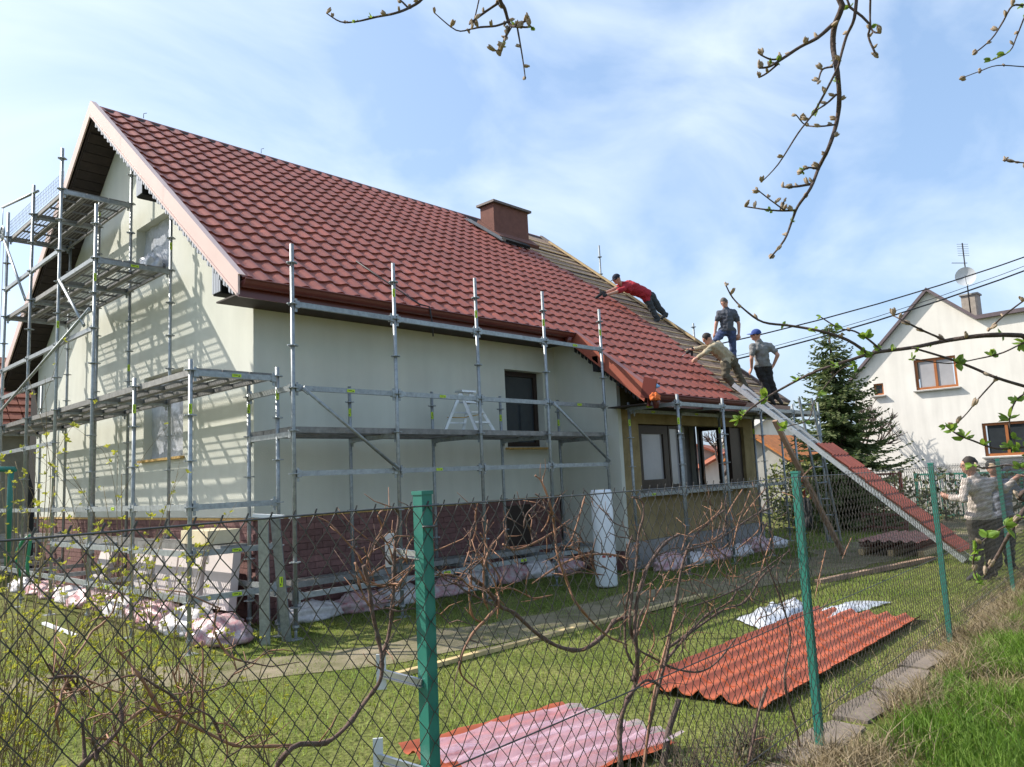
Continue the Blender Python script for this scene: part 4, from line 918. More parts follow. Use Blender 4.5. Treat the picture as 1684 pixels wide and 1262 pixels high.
vine('thick twisted vine in the middle of the fence with a deep hanging loop', (1030, 1500), [
    ([(1020, 1480), (1020, 1330), (1020, 1250), (1019, 1200), (1028, 1160), (1045, 1125), (1048, 1080), (1044, 1040), (1046, 1000), (1052, 970), (1062, 940), (1080, 910), (1098, 890), (1115, 880)], 0.016, 0.008, True),
    ([(1040, 1120), (1050, 1080), (1036, 1030), (1038, 985), (1046, 930), (1050, 880), (1058, 850), (1056, 825), (1040, 818)], 0.010, 0.005, True),
    ([(773, 948), (802, 971), (823, 998), (846, 1009), (884, 1043), (922, 1065), (960, 1068), (995, 1043), (1010, 1022), (1036, 1014)], 0.009, 0.012, True),
    ([(1055, 1300), (1066, 1200), (1078, 1130), (1092, 1075), (1104, 1030), (1112, 1000)], 0.008, 0.006, False),
    ([(1088, 1098), (1105, 1075), (1135, 1040), (1165, 1010), (1200, 990), (1215, 965)], 0.010, 0.006, True),
    ([(1050, 1070), (1080, 1085), (1110, 1100), (1150, 1105), (1180, 1088), (1210, 1050)], 0.008, 0.005, True),
    ([(1042, 1060), (1058, 1020), (1068, 990), (1070, 960)], 0.006, 0.004, False),
    ([(1052, 1330), (1062, 1230), (1078, 1150), (1096, 1080), (1110, 1000), (1122, 930), (1140, 885), (1168, 858), (1190, 840)], 0.011, 0.007, True),
    ([(1100, 1065), (1150, 1030), (1190, 1003), (1225, 990), (1252, 950), (1275, 930)], 0.010, 0.006, True), ([(1030, 1150), (1060, 1120), (1085, 1128), (1100, 1150)], 0.009, 0.005, True), ([(1046, 1100), (1030, 1070), (1028, 1010), (1036, 960), (1030, 915), (1040, 880)], 0.008, 0.005, True)])
vine('thin straight vine canes left of the tall white roll', (900, 1400), [
    ([(1033, 1061), (995, 1043), (949, 994), (934, 960), (918, 917), (912, 870), (907, 837), (892, 795), (880, 782)], 0.0075, 0.005, False),
    ([(875, 960), (922, 929), (960, 914), (1000, 912), (1035, 918)], 0.0055, 0.007, False),
    ([(938, 854), (907, 877), (873, 896), (846, 904), (827, 895)], 0.0045, 0.006, False),
    ([(962, 816), (956, 838), (949, 862), (939, 891)], 0.005, 0.004, False), ([(892, 795), (893, 783)], 0.003, 0.002, False),
    ([(905, 842), (900, 860), (890, 875)], 0.004, 0.003, False), ([(925, 897), (945, 904), (962, 912)], 0.004, 0.005, False)])
vine('forked vine canes just right of the nearest green post', (760, 1400), [
    ([(793, 1139), (760, 1112), (758, 1082), (777, 1043), (800, 1018), (818, 999)], 0.004, 0.007, False),
    ([(818, 999), (790, 985), (765, 972), (745, 955)], 0.006, 0.004, True), ([(773, 950), (772, 985), (778, 1015), (795, 1025)], 0.004, 0.005, False),
    ([(796, 965), (796, 933), (806, 902), (820, 885), (833, 868)], 0.006, 0.004, False), ([(803, 905), (796, 888), (790, 877)], 0.004, 0.003, False), ([(796, 940), (798, 890), (802, 855)], 0.004, 0.003, False)])
vine('tangled pale vine canes at the second green post', (1250, 1300), [
    ([(1335, 1330), (1310, 1200), (1290, 1120), (1300, 1050), (1285, 990), (1262, 930), (1250, 890), (1262, 860)], 0.010, 0.005, True),
    ([(1121, 905), (1133, 879), (1160, 862), (1185, 838), (1187, 822)], 0.006, 0.004, False), ([(1195, 848), (1208, 825), (1222, 804)], 0.005, 0.004, False),
    ([(1205, 900), (1214, 860), (1224, 835), (1234, 808)], 0.006, 0.004, False), ([(1212, 870), (1200, 835)], 0.004, 0.003, False), ([(1222, 850), (1240, 826), (1260, 803)], 0.005, 0.004, False),
    ([(1120, 905), (1150, 900), (1185, 885), (1215, 865), (1245, 845), (1270, 835)], 0.007, 0.006, True), ([(1210, 905), (1235, 885), (1250, 865), (1240, 828)], 0.006, 0.004, False),
    ([(1165, 885), (1182, 905), (1200, 892)], 0.005, 0.003, False), ([(1130, 1000), (1175, 985), (1225, 962), (1265, 930), (1300, 905)], 0.006, 0.005, True),
    ([(1312, 796), (1322, 782), (1336, 768)], 0.006, 0.004, False), ([(1230, 1262), (1248, 1170), (1262, 1130)], 0.010, 0.009, True), ([(1245, 960), (1262, 905), (1268, 885)], 0.005, 0.004, False),
    ([(1340, 985), (1352, 930), (1358, 905)], 0.005, 0.004, False), ([(1385, 920), (1400, 885)], 0.006, 0.004, False), ([(1345, 1010), (1365, 985)], 0.004, 0.003, False)])
def tangle(t_, x0, x1, y0, y1, n_, seed):
    rnd = random.Random(seed)
    for k in range(n_):
        x, y = rnd.uniform(x0, x1), rnd.uniform(y0, y1); a = rnd.uniform(-2.8, -.3); pts = [(x, y)]
        for j in range(rnd.randint(3, 6)):
            st = rnd.uniform(12, 30); a += rnd.uniform(-.55, .55); x += math.cos(a) * st; y += math.sin(a) * st; pts.append((x, y))
        if min(p_[1] for p_ in pts) < 795: continue
        cane(t_, pts, rnd.uniform(.0030, .0062), .0022, M['bark_vine'] if rnd.random() < .55 else M['cane'], seed=seed + k * 1.7, off=rnd.uniform(.03, .22), n=5, name='cane')
vines = [o_ for o_ in COL.objects if o_.name.startswith('grape_vine')]
tangle(vines[0], 590, 680, 860, 1010, 14, 3); tangle(vines[2], 1020, 1130, 850, 1120, 14, 5); tangle(vines[4], 740, 850, 880, 1020, 9, 7); tangle(vines[5], 1110, 1300, 840, 1050, 30, 9); tangle(vines[3], 850, 1000, 840, 980, 10, 11); tangle(vines[1], 60, 430, 1080, 1300, 16, 13)
q = MB(); q.tube([at(1080, 1275, Z=.25) - Vector((0, 0, .1)), at(1100, 1200, d=4.6), at(1117, 1150, d=4.65)], [0.022, 0.02, 0.017], 8); tag(q.build('vine_stake', M['bark']), 'short dark wooden stake behind the fence left of the second green post', 'stake')
tag(blob(at(1330, 868, d=4.75) , (0.030, 0.030, 0.125), 3, M['glove'], 'hanging_glove', amp=0.6), 'black work glove hanging on the fence by the second green post', 'glove')

# leaf and bud shapes shared by all twigs
def leaf_cluster(n_, ln, seed, m_, name):
    q = MB(); rnd = random.Random(seed)
    for k in range(n_):
        a = rnd.uniform(0, 6.28); el = rnd.uniform(-.2, 1.2); d = Vector((math.cos(a) * math.cos(el), math.sin(a) * math.cos(el), math.sin(el))); s = d.cross(Vector((rnd.uniform(-1, 1), rnd.uniform(-1, 1), rnd.uniform(-1, 1)))).normalized()
        l_ = ln * rnd.uniform(.6, 1.1); w = l_ * 0.28; nn = d.cross(s) * l_ * 0.12
        q.add([Vector((0, 0, 0)), d * l_ * .35 + s * w - nn, d * l_ * .75 + s * w * .8 - nn, d * l_, d * l_ * .75 - s * w * .8 - nn, d * l_ * .35 - s * w - nn, d * l_ * .5 + nn * .6], [(0, 1, 6), (1, 2, 6), (2, 3, 6), (3, 4, 6), (4, 5, 6), (5, 0, 6)], 0, True)
    return q.mesh(name, m_)
LEAF = [leaf_cluster(7, 0.025, s, M['leaf'], 'leaf_cluster') for s in range(3)]
SMALL = [leaf_cluster(4, 0.018, 10 + s, M['leaf'], 'leaf_cluster') for s in range(2)]
q = MB(); q.ell((0, 0, 0.008), (0.0042, 0.0042, 0.010), None, 6, 4); q.ell((0.004, 0, 0.012), (0.003, 0.003, 0.008), None, 5, 3); q.ell((-.003, .003, 0.011), (0.003, 0.003, 0.008), None, 5, 3); BUD = q.mesh('bud', M['bud'])

# fruit tree whose boughs hang into the picture; the trunk stands right of the camera
tree = thing('fruit_tree', 'budding fruit tree whose twigs hang in from the top and right edges', 'tree', (-0.9, -9.6, 0.2))
q = MB(); TT = Vector((-0.9, -9.6, 0.1)); q.tube([TT, TT + Vector((.03, .02, .6)), TT + Vector((-.04, .05, 1.3)), TT + Vector((0, 0, 2.0)), TT + Vector((-.05, .1, 2.7)), TT + Vector((-.25, .3, 3.5)), TT + Vector((-.5, .6, 4.2))], [.15, .12, .11, .10, .085, .06, .035], 12); trunk = q.build('trunk', M['bark'], tree)
def twig(px, d, r0, r1, root=None, ends='bud', seed=0, wob=0.06, every=3):
    rnd = random.Random(seed); pts = [at(x, y, d=d + wob * noise.noise(Vector((k * .8, seed, 2)))) for k, (x, y) in enumerate(px)]
    if root is not None:
        c0 = Vector(root); pts = [c0, c0.lerp(pts[0], .35) + Vector((0, 0, .25)), c0.lerp(pts[0], .72) + Vector((0, 0, .18))] + pts
    sp_ = smooth_pts(pts, 4); K = len(sp_) - 1; q = MB()
    rs = [(r0 * (1 if root is None else 1)) + (r1 - r0) * i / K for i in range(K + 1)]
    if root is not None: rs = [0.035 * max(0, 1 - i / 12) + r for i, r in enumerate(rs)]
    rs = [r * (1 + .25 * abs(noise.noise(p * 40))) for r, p in zip(rs, sp_)]
    q.tube(sp_, rs, 7); o = q.build('branch', M['bark'], tree)
    st = 14 if root is not None else 1
    for i in list(range(st, K, every)) + [K]:
        p = sp_[i]; me = BUD
        if ends == 'leaf': me = rnd.choice(LEAF + SMALL) if (rnd.random() < .75 or i == K) else BUD
        elif rnd.random() < .12: me = rnd.choice(SMALL)
        b_ = link('leaf_cluster' if me is not BUD else 'bud', me, o, p, (rnd.uniform(-1.2, 1.2), rnd.uniform(-1.2, 1.2), rnd.uniform(0, 6)))
        s = rnd.uniform(.8, 1.3); b_.scale = (s, s, s)
    return o
TR = TT + Vector((-.1, .2, 3.0))
# hanging bough, top right
twig([(1400, -60), (1385, 10), (1372, 45), (1370, 80), (1377, 120), (1380, 165), (1375, 205), (1362, 245), (1347, 275), (1333, 310), (1312, 340), (1302, 365), (1290, 395), (1266, 425)], 2.15, .0100, .0022, TR, seed=1)
twig([(1370, 40), (1345, 62), (1315, 78), (1285, 98), (1265, 110), (1248, 112)], 2.15, .0055, .0025, seed=2); twig([(1287, 96), (1268, 98), (1250, 90)], 2.15, .003, .002, seed=3); twig([(1280, 105), (1262, 120), (1248, 128)], 2.16, .003, .002, seed=4)
twig([(1410, -20), (1405, 30), (1392, 60), (1382, 95), (1376, 115), (1350, 165), (1335, 190), (1312, 220), (1280, 270), (1252, 300)], 2.1, .0045, .0014, seed=5, every=6)
twig([(1370, 110), (1352, 115), (1345, 138)], 2.12, .003, .002, seed=6); twig([(1376, 155), (1360, 170), (1342, 182)], 2.15, .003, .002, seed=7); twig([(1374, 205), (1350, 208), (1325, 206), (1310, 190)], 2.15, .0025, .0015, seed=8)
twig([(1345, 278), (1330, 276), (1318, 282)], 2.15, .003, .002, seed=9); twig([(1333, 303), (1310, 307), (1287, 308)], 2.15, .004, .002, seed=10); twig([(1308, 346), (1285, 347), (1260, 345), (1225, 340)], 2.15, .0028, .0018, seed=11); twig([(1290, 346), (1268, 330), (1245, 312)], 2.13, .002, .0015, seed=12, every=2); twig([(1283, 345), (1290, 330)], 2.15, .002, .0015, seed=13)
twig([(1418, -30), (1430, 40), (1428, 60), (1438, 85), (1444, 95)], 2.2, .0045, .0025, TR, seed=14); twig([(1432, -20), (1432, 45), (1448, 55)], 2.2, .003, .002, seed=15)
# bough, top centre
TR2 = TT + Vector((-.4, .5, 4.0))
twig([(830, -60), (822, -5), (830, 15), (838, 40), (850, 44)], 2.3, .0085, .004, TR2, seed=16)
twig([(835, 36), (815, 43), (790, 45), (775, 48), (750, 50), (715, 22)], 2.3, .0035, .0015, seed=17, every=4); twig([(820, 5), (795, 22), (778, 35), (772, 40)], 2.3, .004, .0025, seed=18); twig([(792, -20), (782, 25), (775, 48)], 2.3, .002, .0016, seed=19, every=6)
twig([(850, 42), (855, 70), (860, 100), (864, 130)], 2.3, .003, .0016, seed=20, every=4); twig([(838, 44), (828, 70), (822, 92)], 2.3, .003, .003, seed=21, every=2); twig([(842, 44), (832, 62), (826, 80), (812, 84)], 2.3, .002, .002, seed=22, every=2); twig([(848, 40), (862, 36), (871, 32)], 2.3, .003, .003, seed=23, every=3); twig([(848, 42), (862, 45), (873, 44)], 2.3, .003, .003, seed=24, every=3)
twig([(730, -40), (695, -2), (675, 12), (650, 22), (620, 28), (585, 36), (560, 36), (537, 22)], 2.45, .0065, .0018, TR2, seed=25); twig([(672, 14), (660, 2), (640, -15)], 2.45, .003, .002, seed=26)
# leafy bough reaching in from the right
TR3 = TT + Vector((-.05, .1, 1.9))
twig([(1760, 560), (1680, 552), (1620, 552), (1560, 560), (1500, 572), (1440, 580), (1400, 592), (1340, 612), (1285, 640), (1240, 668), (1215, 690)], 2.0, .0080, .0020, TR3, 'leaf', seed=30, every=4)
twig([(1428, 582), (1395, 560), (1350, 545), (1300, 536), (1255, 530), (1225, 510), (1205, 490), (1194, 470)], 2.0, .0042, .0016, None, 'bud', seed=31, every=4)
twig([(1450, 578), (1430, 560), (1405, 545), (1380, 540), (1350, 522)], 2.0, .003, .0015, None, 'leaf', seed=32, every=4); twig([(1560, 562), (1520, 545), (1490, 530), (1470, 520)], 2.0, .003, .0015, None, 'bud', seed=33)
twig([(1500, 572), (1560, 590), (1600, 605), (1640, 622), (1700, 640)], 1.95, .0025, .004, None, 'leaf', seed=34, every=5); twig([(1640, 622), (1610, 655), (1590, 680), (1570, 700)], 1.95, .002, .0012, None, 'bud', seed=35, every=5)
twig([(1750, 735), (1690, 735), (1640, 738), (1600, 725), (1575, 715), (1555, 700)], 1.9, .004, .0016, TR3, 'leaf', seed=36, every=4); twig([(1760, 775), (1700, 775), (1660, 765), (1620, 770), (1600, 765)], 1.8, .003, .0014, TR3, 'leaf', seed=37, every=4)
twig([(1720, 790), (1690, 830), (1665, 870), (1640, 915), (1620, 945)], 1.75, .0055, .0035, TR3, 'bud', seed=38, every=6)
twig([(1685, 850), (1660, 862), (1630, 880), (1608, 900), (1600, 930), (1610, 960)], 1.7, .002, .0014, None, 'leaf', seed=39, every=2); twig([(1700, 640), (1670, 660), (1660, 700), (1675, 740)], 1.9, .002, .0014, None, 'leaf', seed=40, every=3)
twig([(1690, 560), (1650, 580), (1610, 590), (1560, 598), (1500, 590)], 1.95, .002, .0014, None, 'leaf', seed=41, every=5); twig([(1690, 490), (1650, 520), (1625, 545)], 1.95, .002, .002, None, 'bud', seed=42)
twig([(1410, 600), (1380, 610), (1340, 660), (1330, 690), (1300, 700), (1285, 705)], 2.0, .0016, .0012, None, 'leaf', seed=43, every=6)
# upper right corner twigs
TR4 = TT + Vector((-.05, .1, 2.8))
twig([(1720, -40), (1690, 5), (1665, 10), (1650, 35), (1630, 65), (1600, 90)], 2.3, .004, .0018, TR4, seed=44); twig([(1700, -10), (1684, 30), (1672, 60), (1660, 85), (1630, 100)], 2.3, .0025, .0014, seed=45)
twig([(1730, 112), (1684, 110), (1640, 108), (1610, 118), (1578, 130)], 2.3, .0022, .0012, TR4, seed=46, every=5); twig([(1730, 268), (1684, 268), (1668, 266), (1650, 264)], 2.3, .0025, .0018, TR4, seed=47)

# budding shrub behind the fence at the left
shrub = thing('budding_shrub', 'loose shrub with yellow-green spring buds behind the fence at lower left', 'shrub', (-3.2, -4.6, 0.2))
SL_ = [leaf_cluster(5, 0.026, 30 + s, M['leaf_y'], 'leaf_cluster') for s in range(3)]
random.seed(5)
def shoot(a_, b_, r, depth_=0):
    a_ = Vector(a_); b_ = Vector(b_); mid = a_.lerp(b_, .5) + Vector((random.uniform(-.05, .05), random.uniform(-.05, .05), .03)); sp_ = smooth_pts([a_, mid, b_], 4); q = MB(); K = len(sp_) - 1
    q.tube(sp_, [r * (1 - .65 * i / K) for i in range(K + 1)], 5); o = q.build('stem', M['twig'], shrub)
    n_ = 5 - depth_
    for k in range(n_):
        t_ = .35 + .65 * (k + random.random()) / n_; p = sp_[min(K, int(t_ * K))] + Vector((random.uniform(-.02, .02), random.uniform(-.02, .02), random.uniform(-.02, .02))); s = random.uniform(.35, .75)
        if random.random() < .85: l_ = link('leaf_cluster', random.choice(SL_), o, p, (random.uniform(-.6, .6), random.uniform(-.6, .6), random.uniform(0, 6))); l_.scale = (s, s, s)
    if depth_ < 2:
        for k in range(3 if depth_ == 0 else 2):
            c_ = sp_[random.randint(2, K - 2)]; d = (b_ - a_).normalized(); e_ = c_ + (d + Vector((random.uniform(-.7, .7), random.uniform(-.7, .7), random.uniform(.0, .4)))).normalized() * (b_ - a_).length * random.uniform(.3, .5); shoot(c_, e_, r * .55, depth_ + 1)
bases = [(-3.9, -4.4), (-3.4, -4.7), (-3.0, -4.9), (-2.7, -4.5)]
tips = [(-10, 850), (30, 840), (90, 800), (170, 800), (200, 780), (60, 880), (130, 880), (20, 940), (90, 950), (160, 930), (215, 850), (250, 930), (0, 1010), (70, 1030), (130, 1010), (190, 1020), (240, 1010), (290, 1000), (150, 960), (40, 1090), (120, 1080), (200, 1090), (270, 1080), (330, 1060), (400, 1090), (360, 985), (20, 1150), (100, 1150), (230, 1150), (10, 780), (-20, 900), (440, 1110), (300, 1120)]
tips += [(random.uniform(-30, 330), random.uniform(930, 1180)) for _ in range(26)]
for i, (x, y) in enumerate(tips):
    e_ = at(x, y, d=random.uniform(2.7, 3.3)); b_ = min(bases, key=lambda q_: (Vector((q_[0], q_[1], 0)) - Vector((e_.x, e_.y, 0))).length + random.uniform(0, .5)); shoot((b_[0] + random.uniform(-.12, .12), b_[1] + random.uniform(-.12, .12), .2), e_, random.uniform(.0030, .0050))

# ================================================================== BACKGROUND
def ray_plane(px, py, O, n_):
    v = at(px, py, d=1.0) - CAM; return CAM + v * ((Vector(O) - CAM).dot(n_) / v.dot(n_))
# white house across the street
FO = at(1525, 480, d=29); FH = Vector((0.03, -1.0, 0)).normalized(); FNn = Vector((-FH.y, FH.x, 0)); FNn = FNn if FNn.dot(CAM - FO) > 0 else -FNn
def fu(px, py): p = ray_plane(px, py, FO, FNn); return (p - FO).dot(FH), p.z
far = thing('neighbour_house', 'white gabled house with orange-framed windows behind the spruce at right', 'house', (FO.x, FO.y, GZ))
P_far = lambda u, z: tuple(Vector((FO.x, FO.y, 0)) + FH * u + Vector((0, 0, z)))
ul, zl = fu(1402, 626); ua, za = 0.0, FO.z; uk, zk = fu(1606, 526); ur, zr_ = 11.0, zk + 0.15
W1 = (fu(1507, 640)[0], fu(1577, 640)[0], fu(1540, 639)[1], fu(1540, 588)[1]); W2 = (fu(1437, 640)[0], fu(1453, 640)[0], fu(1445, 650)[1], fu(1445, 631)[1]); W3 = (fu(1617, 720)[0], fu(1617, 720)[0] + 2.1, fu(1640, 750)[1], fu(1640, 695)[1])
def ftop(u):
    if u <= ua: return zl + (za - zl) * (u - ul) / (ua - ul)
    if u <= uk: return za + (zk - za) * (u - ua) / (uk - ua)
    return zk + (zr_ - zk) * (u - uk) / (ur - uk)
q = MB(); wall_panel([ul, ua, uk, ur], ftop, -0.2, [W1, W2, W3], P_far, q)
for o_ in (W1, W2, W3): reveals(q, P_far, FNn, o_, dp=0.12)
q.add([Vector(P_far(ul, -.2)), Vector(P_far(ul, zl)), Vector(P_far(ul, zl)) - FNn * 7, Vector(P_far(ul, -.2)) - FNn * 7], [(0, 1, 2, 3)]); q.build('wall', M['far_white'], far)
for o_, n_ in ((W1, 2), (W3, 3)): window(far, P_far, FNn, o_, n_, 0.10, M['orange_frame'], M['glass_pale'] if o_ is W1 else M['glass'], fw=0.09)
window(far, P_far, FNn, W2, 1, 0.10, M['orange_frame'], M['glass'], fw=0.06)
for o_ in (W1, W2, W3):
    q = MB(); c0, c1 = Vector(P_far(o_[0] - .08, o_[2] - .05)) + FNn * .06, Vector(P_far(o_[1] + .08, o_[2] - .05)) + FNn * .06; q.bar(c0, c1, .16, .045); q.build('sill', M['concrete'], far)
q = MB()
for (a_, b_) in (((ul - .25, zl - .25), (ua, za)), ((ua, za), (uk, zk)), ((uk, zk), (ur, zr_))):
    A, B_ = Vector(P_far(*a_)), Vector(P_far(*b_)); up = Vector((0, 0, .14)); f_, bk_ = FNn * .18, FNn * -8
    q.add([A + f_, B_ + f_, B_ + f_ + up, A + f_ + up, A + bk_, B_ + bk_, B_ + bk_ + up, A + bk_ + up], [(0, 1, 2, 3), (3, 2, 6, 7), (0, 4, 5, 1), (4, 7, 6, 5), (0, 3, 7, 4), (1, 5, 6, 2)])
q.build('roof', M['far_roof'], far)
u_, z_ = fu(1579, 500); c_ = Vector(P_far(u_, z_)) - FNn * 2.0; q = MB(); q.box(c_ + Vector((0, 0, -.2)), (0.55, 0.55, 1.6)); chf = q.build('chimney', mat('pale_brick', (0.36, 0.31, 0.26), 0.9, var=0.2, scale=9), far); q = MB(); q.box(c_ + Vector((0, 0, .62)), (0.65, 0.65, .06)); q.build('chimney_cap', M['concrete'], chf)
dm = at(1588, 455, d=29.5); ms = Vector((dm.x, dm.y, 0))
t_ = thing('tv_antenna', 'white satellite dish and aerial on a mast above the white house', 'antenna', (dm.x, dm.y, 7.5))
q = MB(); q.tube([ms + Vector((0.1, 0, 6.6)), ms + Vector((0.1, 0, dm.z + 1.35))], 0.025, 6); q.build('mast', M['cable'], t_)
q = MB(); dn = (CAM - dm + Vector((-6, 0, 2))).normalized(); Rq = dn.to_track_quat('Z', 'Y').to_matrix(); vs = []
for j in range(6):
    for i in range(20): r = .36 * j / 5; a = 2 * math.pi * i / 20; vs.append(dm + Rq @ Vector((r * math.cos(a), r * math.sin(a), 0.5 * r * r)))
q.add(vs, [(j * 20 + i, j * 20 + (i + 1) % 20, (j + 1) * 20 + (i + 1) % 20, (j + 1) * 20 + i) for j in range(5) for i in range(20)], 0, True); q.build('dish', M['white_metal'], t_)
q = MB(); q.bar(dm + dn * .02 - Vector((0, 0, .3)), dm + dn * .45, .015, .015); q.build('feed_arm', M['cable'], t_)
q = MB(); tz = ms + Vector((0.1, 0, dm.z + 1.0)); q.bar(tz - _R * .5 + Vector((0, 0, -.45)), tz + _R * .1 + Vector((0, 0, -.45)), .02, .02)
for k in range(6): q.bar(tz + Vector((0, 0, -.15 + k * .09)) - _R * .22, tz + Vector((0, 0, -.15 + k * .09)) + _R * .22, .01, .01)
q.build('aerial', M['cable'], t_)
# overhead cables
for i, ((x0, y0), (x1, y1), r, lb) in enumerate([((1720, 424), (1180, 565), .022, 'highest dark overhead cable crossing the sky at right'), ((1720, 438), (1180, 592), .010, 'thin middle overhead cable crossing the sky at right'), ((1720, 446), (1180, 597), .026, 'lowest and thickest overhead cable crossing the sky at right')]):
    A, B_ = at(x0, y0, d=24), at(x1, y1, d=24); A2, B2 = A + (A - B_) * .8, B_ + (B_ - A) * 1.2; q = MB(); q.tube([A2.lerp(B2, k / 16) - Vector((0, 0, 1.6 * (1 - ((k / 16 - .5) * 2) ** 2) - 1.5)) for k in range(17)], r, 5); tag(q.build('overhead_cable', M['cable']), lb, 'cable', 'overhead cables')

# spruce
random.seed(31)
def spruce(base, top, wid, label):
    t_ = thing('spruce_tree', label, 'tree', base); base = Vector(base); H = top - base.z
    q = MB(); q.tube([base, base + Vector((0, 0, H * .5)), base + Vector((0, 0, H * .97))], [.14, .09, .015], 8); q.build('trunk', M['bark'], t_)
    q = MB()
    n_ = 310
    for k in range(n_):
        f_ = (k + random.random()) / n_; z = base.z + H * (.03 + .95 * f_); L_ = wid * (1 - f_) ** .85 * random.uniform(.65, 1.12) + .10; a = random.uniform(0, 6.283); d = Vector((math.cos(a), math.sin(a), 0)); st = base + Vector((0, 0, z - base.z))
        m_ = max(3, int(L_ / .075)); droop = random.uniform(.18, .38); sd = Vector((-d.y, d.x, 0))
        pts = [st + d * (L_ * j / m_) + Vector((0, 0, -droop * L_ * math.sin(math.pi * .62 * j / m_) * .8 + .14 * L_ * (j / m_) ** 3)) for j in range(m_ + 1)]
        for j in range(m_):
            p = pts[j + 1]; tv = (pts[j + 1] - pts[j]).normalized()
            for s_ in (-1, 1):
                for kk in range(2):
                    ln = (.10 + .16 * (1 - j / m_) * min(1, L_)) * random.uniform(.7, 1.3); dd = (tv * random.uniform(.3, .9) + sd * s_ * random.uniform(.5, 1) + Vector((0, 0, random.uniform(-.55, .2)))).normalized(); nn = dd.cross(tv).normalized() * .0 + Vector((random.uniform(-1, 1), random.uniform(-1, 1), random.uniform(-1, 1))).cross(dd).normalized() * ln * .16
                    q.add([p, p + dd * ln * .5 + nn, p + dd * ln, p + dd * ln * .5 - nn], [(0, 1, 2, 3)])
    q.build('crown', M['spruce'], t_); return t_
spb = at(1388, 800, d=20); spruce((spb.x, spb.y, GZ), at(1348, 524, d=20).z, 2.3, 'dark green spruce standing between the porch and the white house')
# bare crown behind the white house
def bare_tree(base, H, label, spread=1.0, seed=1, lv=5, m_=M['bark'], r=.16):
    rnd = random.Random(seed); t_ = thing('bare_tree', label, 'tree', base, 'leafless trees'); base = Vector(base)
    qt, qc = MB(), MB()
    def grow(p, d, ln, r_, l_):
        e_ = p + d * ln; mid = p.lerp(e_, .5) + Vector((rnd.uniform(-1, 1), rnd.uniform(-1, 1), rnd.uniform(-.5, .5))) * ln * .08
        (qt if l_ == lv else qc).tube([p, mid, e_], [r_, r_ * .85, r_ * .68], 6 if l_ > 2 else 4, cap=False)
        if l_ == 0: return
        for k in range(3 if l_ > 2 else 4):
            nd = (d + Vector((rnd.uniform(-1, 1), rnd.uniform(-1, 1), rnd.uniform(-.35, .75))) * .8 * spread).normalized(); grow(p.lerp(e_, rnd.uniform(.55, 1)), nd, ln * rnd.uniform(.6, .82), r_ * .62, l_ - 1)
    grow(base, Vector((0, 0, 1)), H * .26, r, lv); qt.build('trunk', m_, t_); qc.build('crown', m_, t_)
p = at(1650, 560, d=42); bare_tree((p.x, p.y, GZ), 11.0, 'leafless tree rising behind the white house at right', seed=4)
bare_tree((24.9, 2.5, GZ), 5.6, 'bare twiggy tree standing behind the spruce beside the white house', seed=6, lv=5, r=.11, spread=.8)
p = at(1188, 780, d=34); bare_tree((p.x, p.y, GZ), 5.5, 'small leafless tree seen through the porch windows', seed=9, lv=4, r=.1)
p = at(28, 700, d=30); bare_tree((p.x, p.y, GZ), 9.5, 'dark tree behind the tiled outbuilding at left', seed=14, lv=5, r=.16)
# orange timber shed, grey outbuilding and hedge beyond the porch
def gable_hut(name, label, cat, c, ln, wd, hw, hr, ang, wallm, roofm, opening=None):
    t_ = thing(name, label, cat, c); R = Matrix.Rotation(ang, 3, 'Z'); c = Vector(c); T = lambda x, y, z: c + R @ Vector((x, y, z)); q = MB(); x0, x1, y0, y1 = -ln / 2, ln / 2, -wd / 2, wd / 2
    q.add([T(x0, y0, 0), T(x1, y0, 0), T(x1, y1, 0), T(x0, y1, 0), T(x0, y0, hw), T(x1, y0, hw), T(x1, y1, hw), T(x0, y1, hw), T(x0, 0, hr), T(x1, 0, hr)], [(0, 1, 5, 4), (2, 3, 7, 6), (0, 4, 8, 7, 3), (1, 2, 6, 9, 5)]); q.build('wall', wallm, t_)
    for s_ in (-1, 1):
        k = (hr - hw) / (wd / 2); q = MB(); ye = s_ * (wd / 2 + .3); ze = hw - .3 * k
        q.add([T(x0 - .3, ye, ze + .02), T(x1 + .3, ye, ze + .02), T(x1 + .3, 0, hr + .02), T(x0 - .3, 0, hr + .02), T(x0 - .3, ye, ze + .12), T(x1 + .3, ye, ze + .12), T(x1 + .3, 0, hr + .12), T(x0 - .3, 0, hr + .12)], [(0, 1, 2, 3), (4, 7, 6, 5), (0, 4, 5, 1), (1, 5, 6, 2), (2, 6, 7, 3), (3, 7, 4, 0)]); q.build('roof_slope', roofm, t_)
    return t_
p = at(1296, 800, d=30); gable_hut('timber_shed', 'small shed with orange-brown roof beyond the porch corner', 'shed', (p.x + 1.2, p.y + 1, GZ), 3.2, 2.4, 2.0, 2.85, rad(0), M['shed_grey'], M['orange_shed'])
p = at(1265, 800, d=31); gable_hut('outbuilding', 'pale grey outbuilding partly hidden behind the small orange-roofed shed', 'shed', (p.x + 6, p.y + 6, GZ), 6, 4, 1.9, 2.8, rad(20), M['shed_grey'], M['terracotta'])
p = at(1172, 800, d=38); gable_hut('distant_house', 'distant house with orange roof seen through the porch', 'house', (p.x, p.y, GZ), 7, 5, 1.0, 2.3, rad(40), M['far_white'], M['terracotta'])
p = at(1195, 790, d=46); gable_hut('distant_house', 'distant white house behind the bare tree seen through the porch', 'house', (p.x + 3, p.y - 1, GZ), 6, 5, 3.2, 4.6, rad(40), M['far_white'], M['shed_grey'])
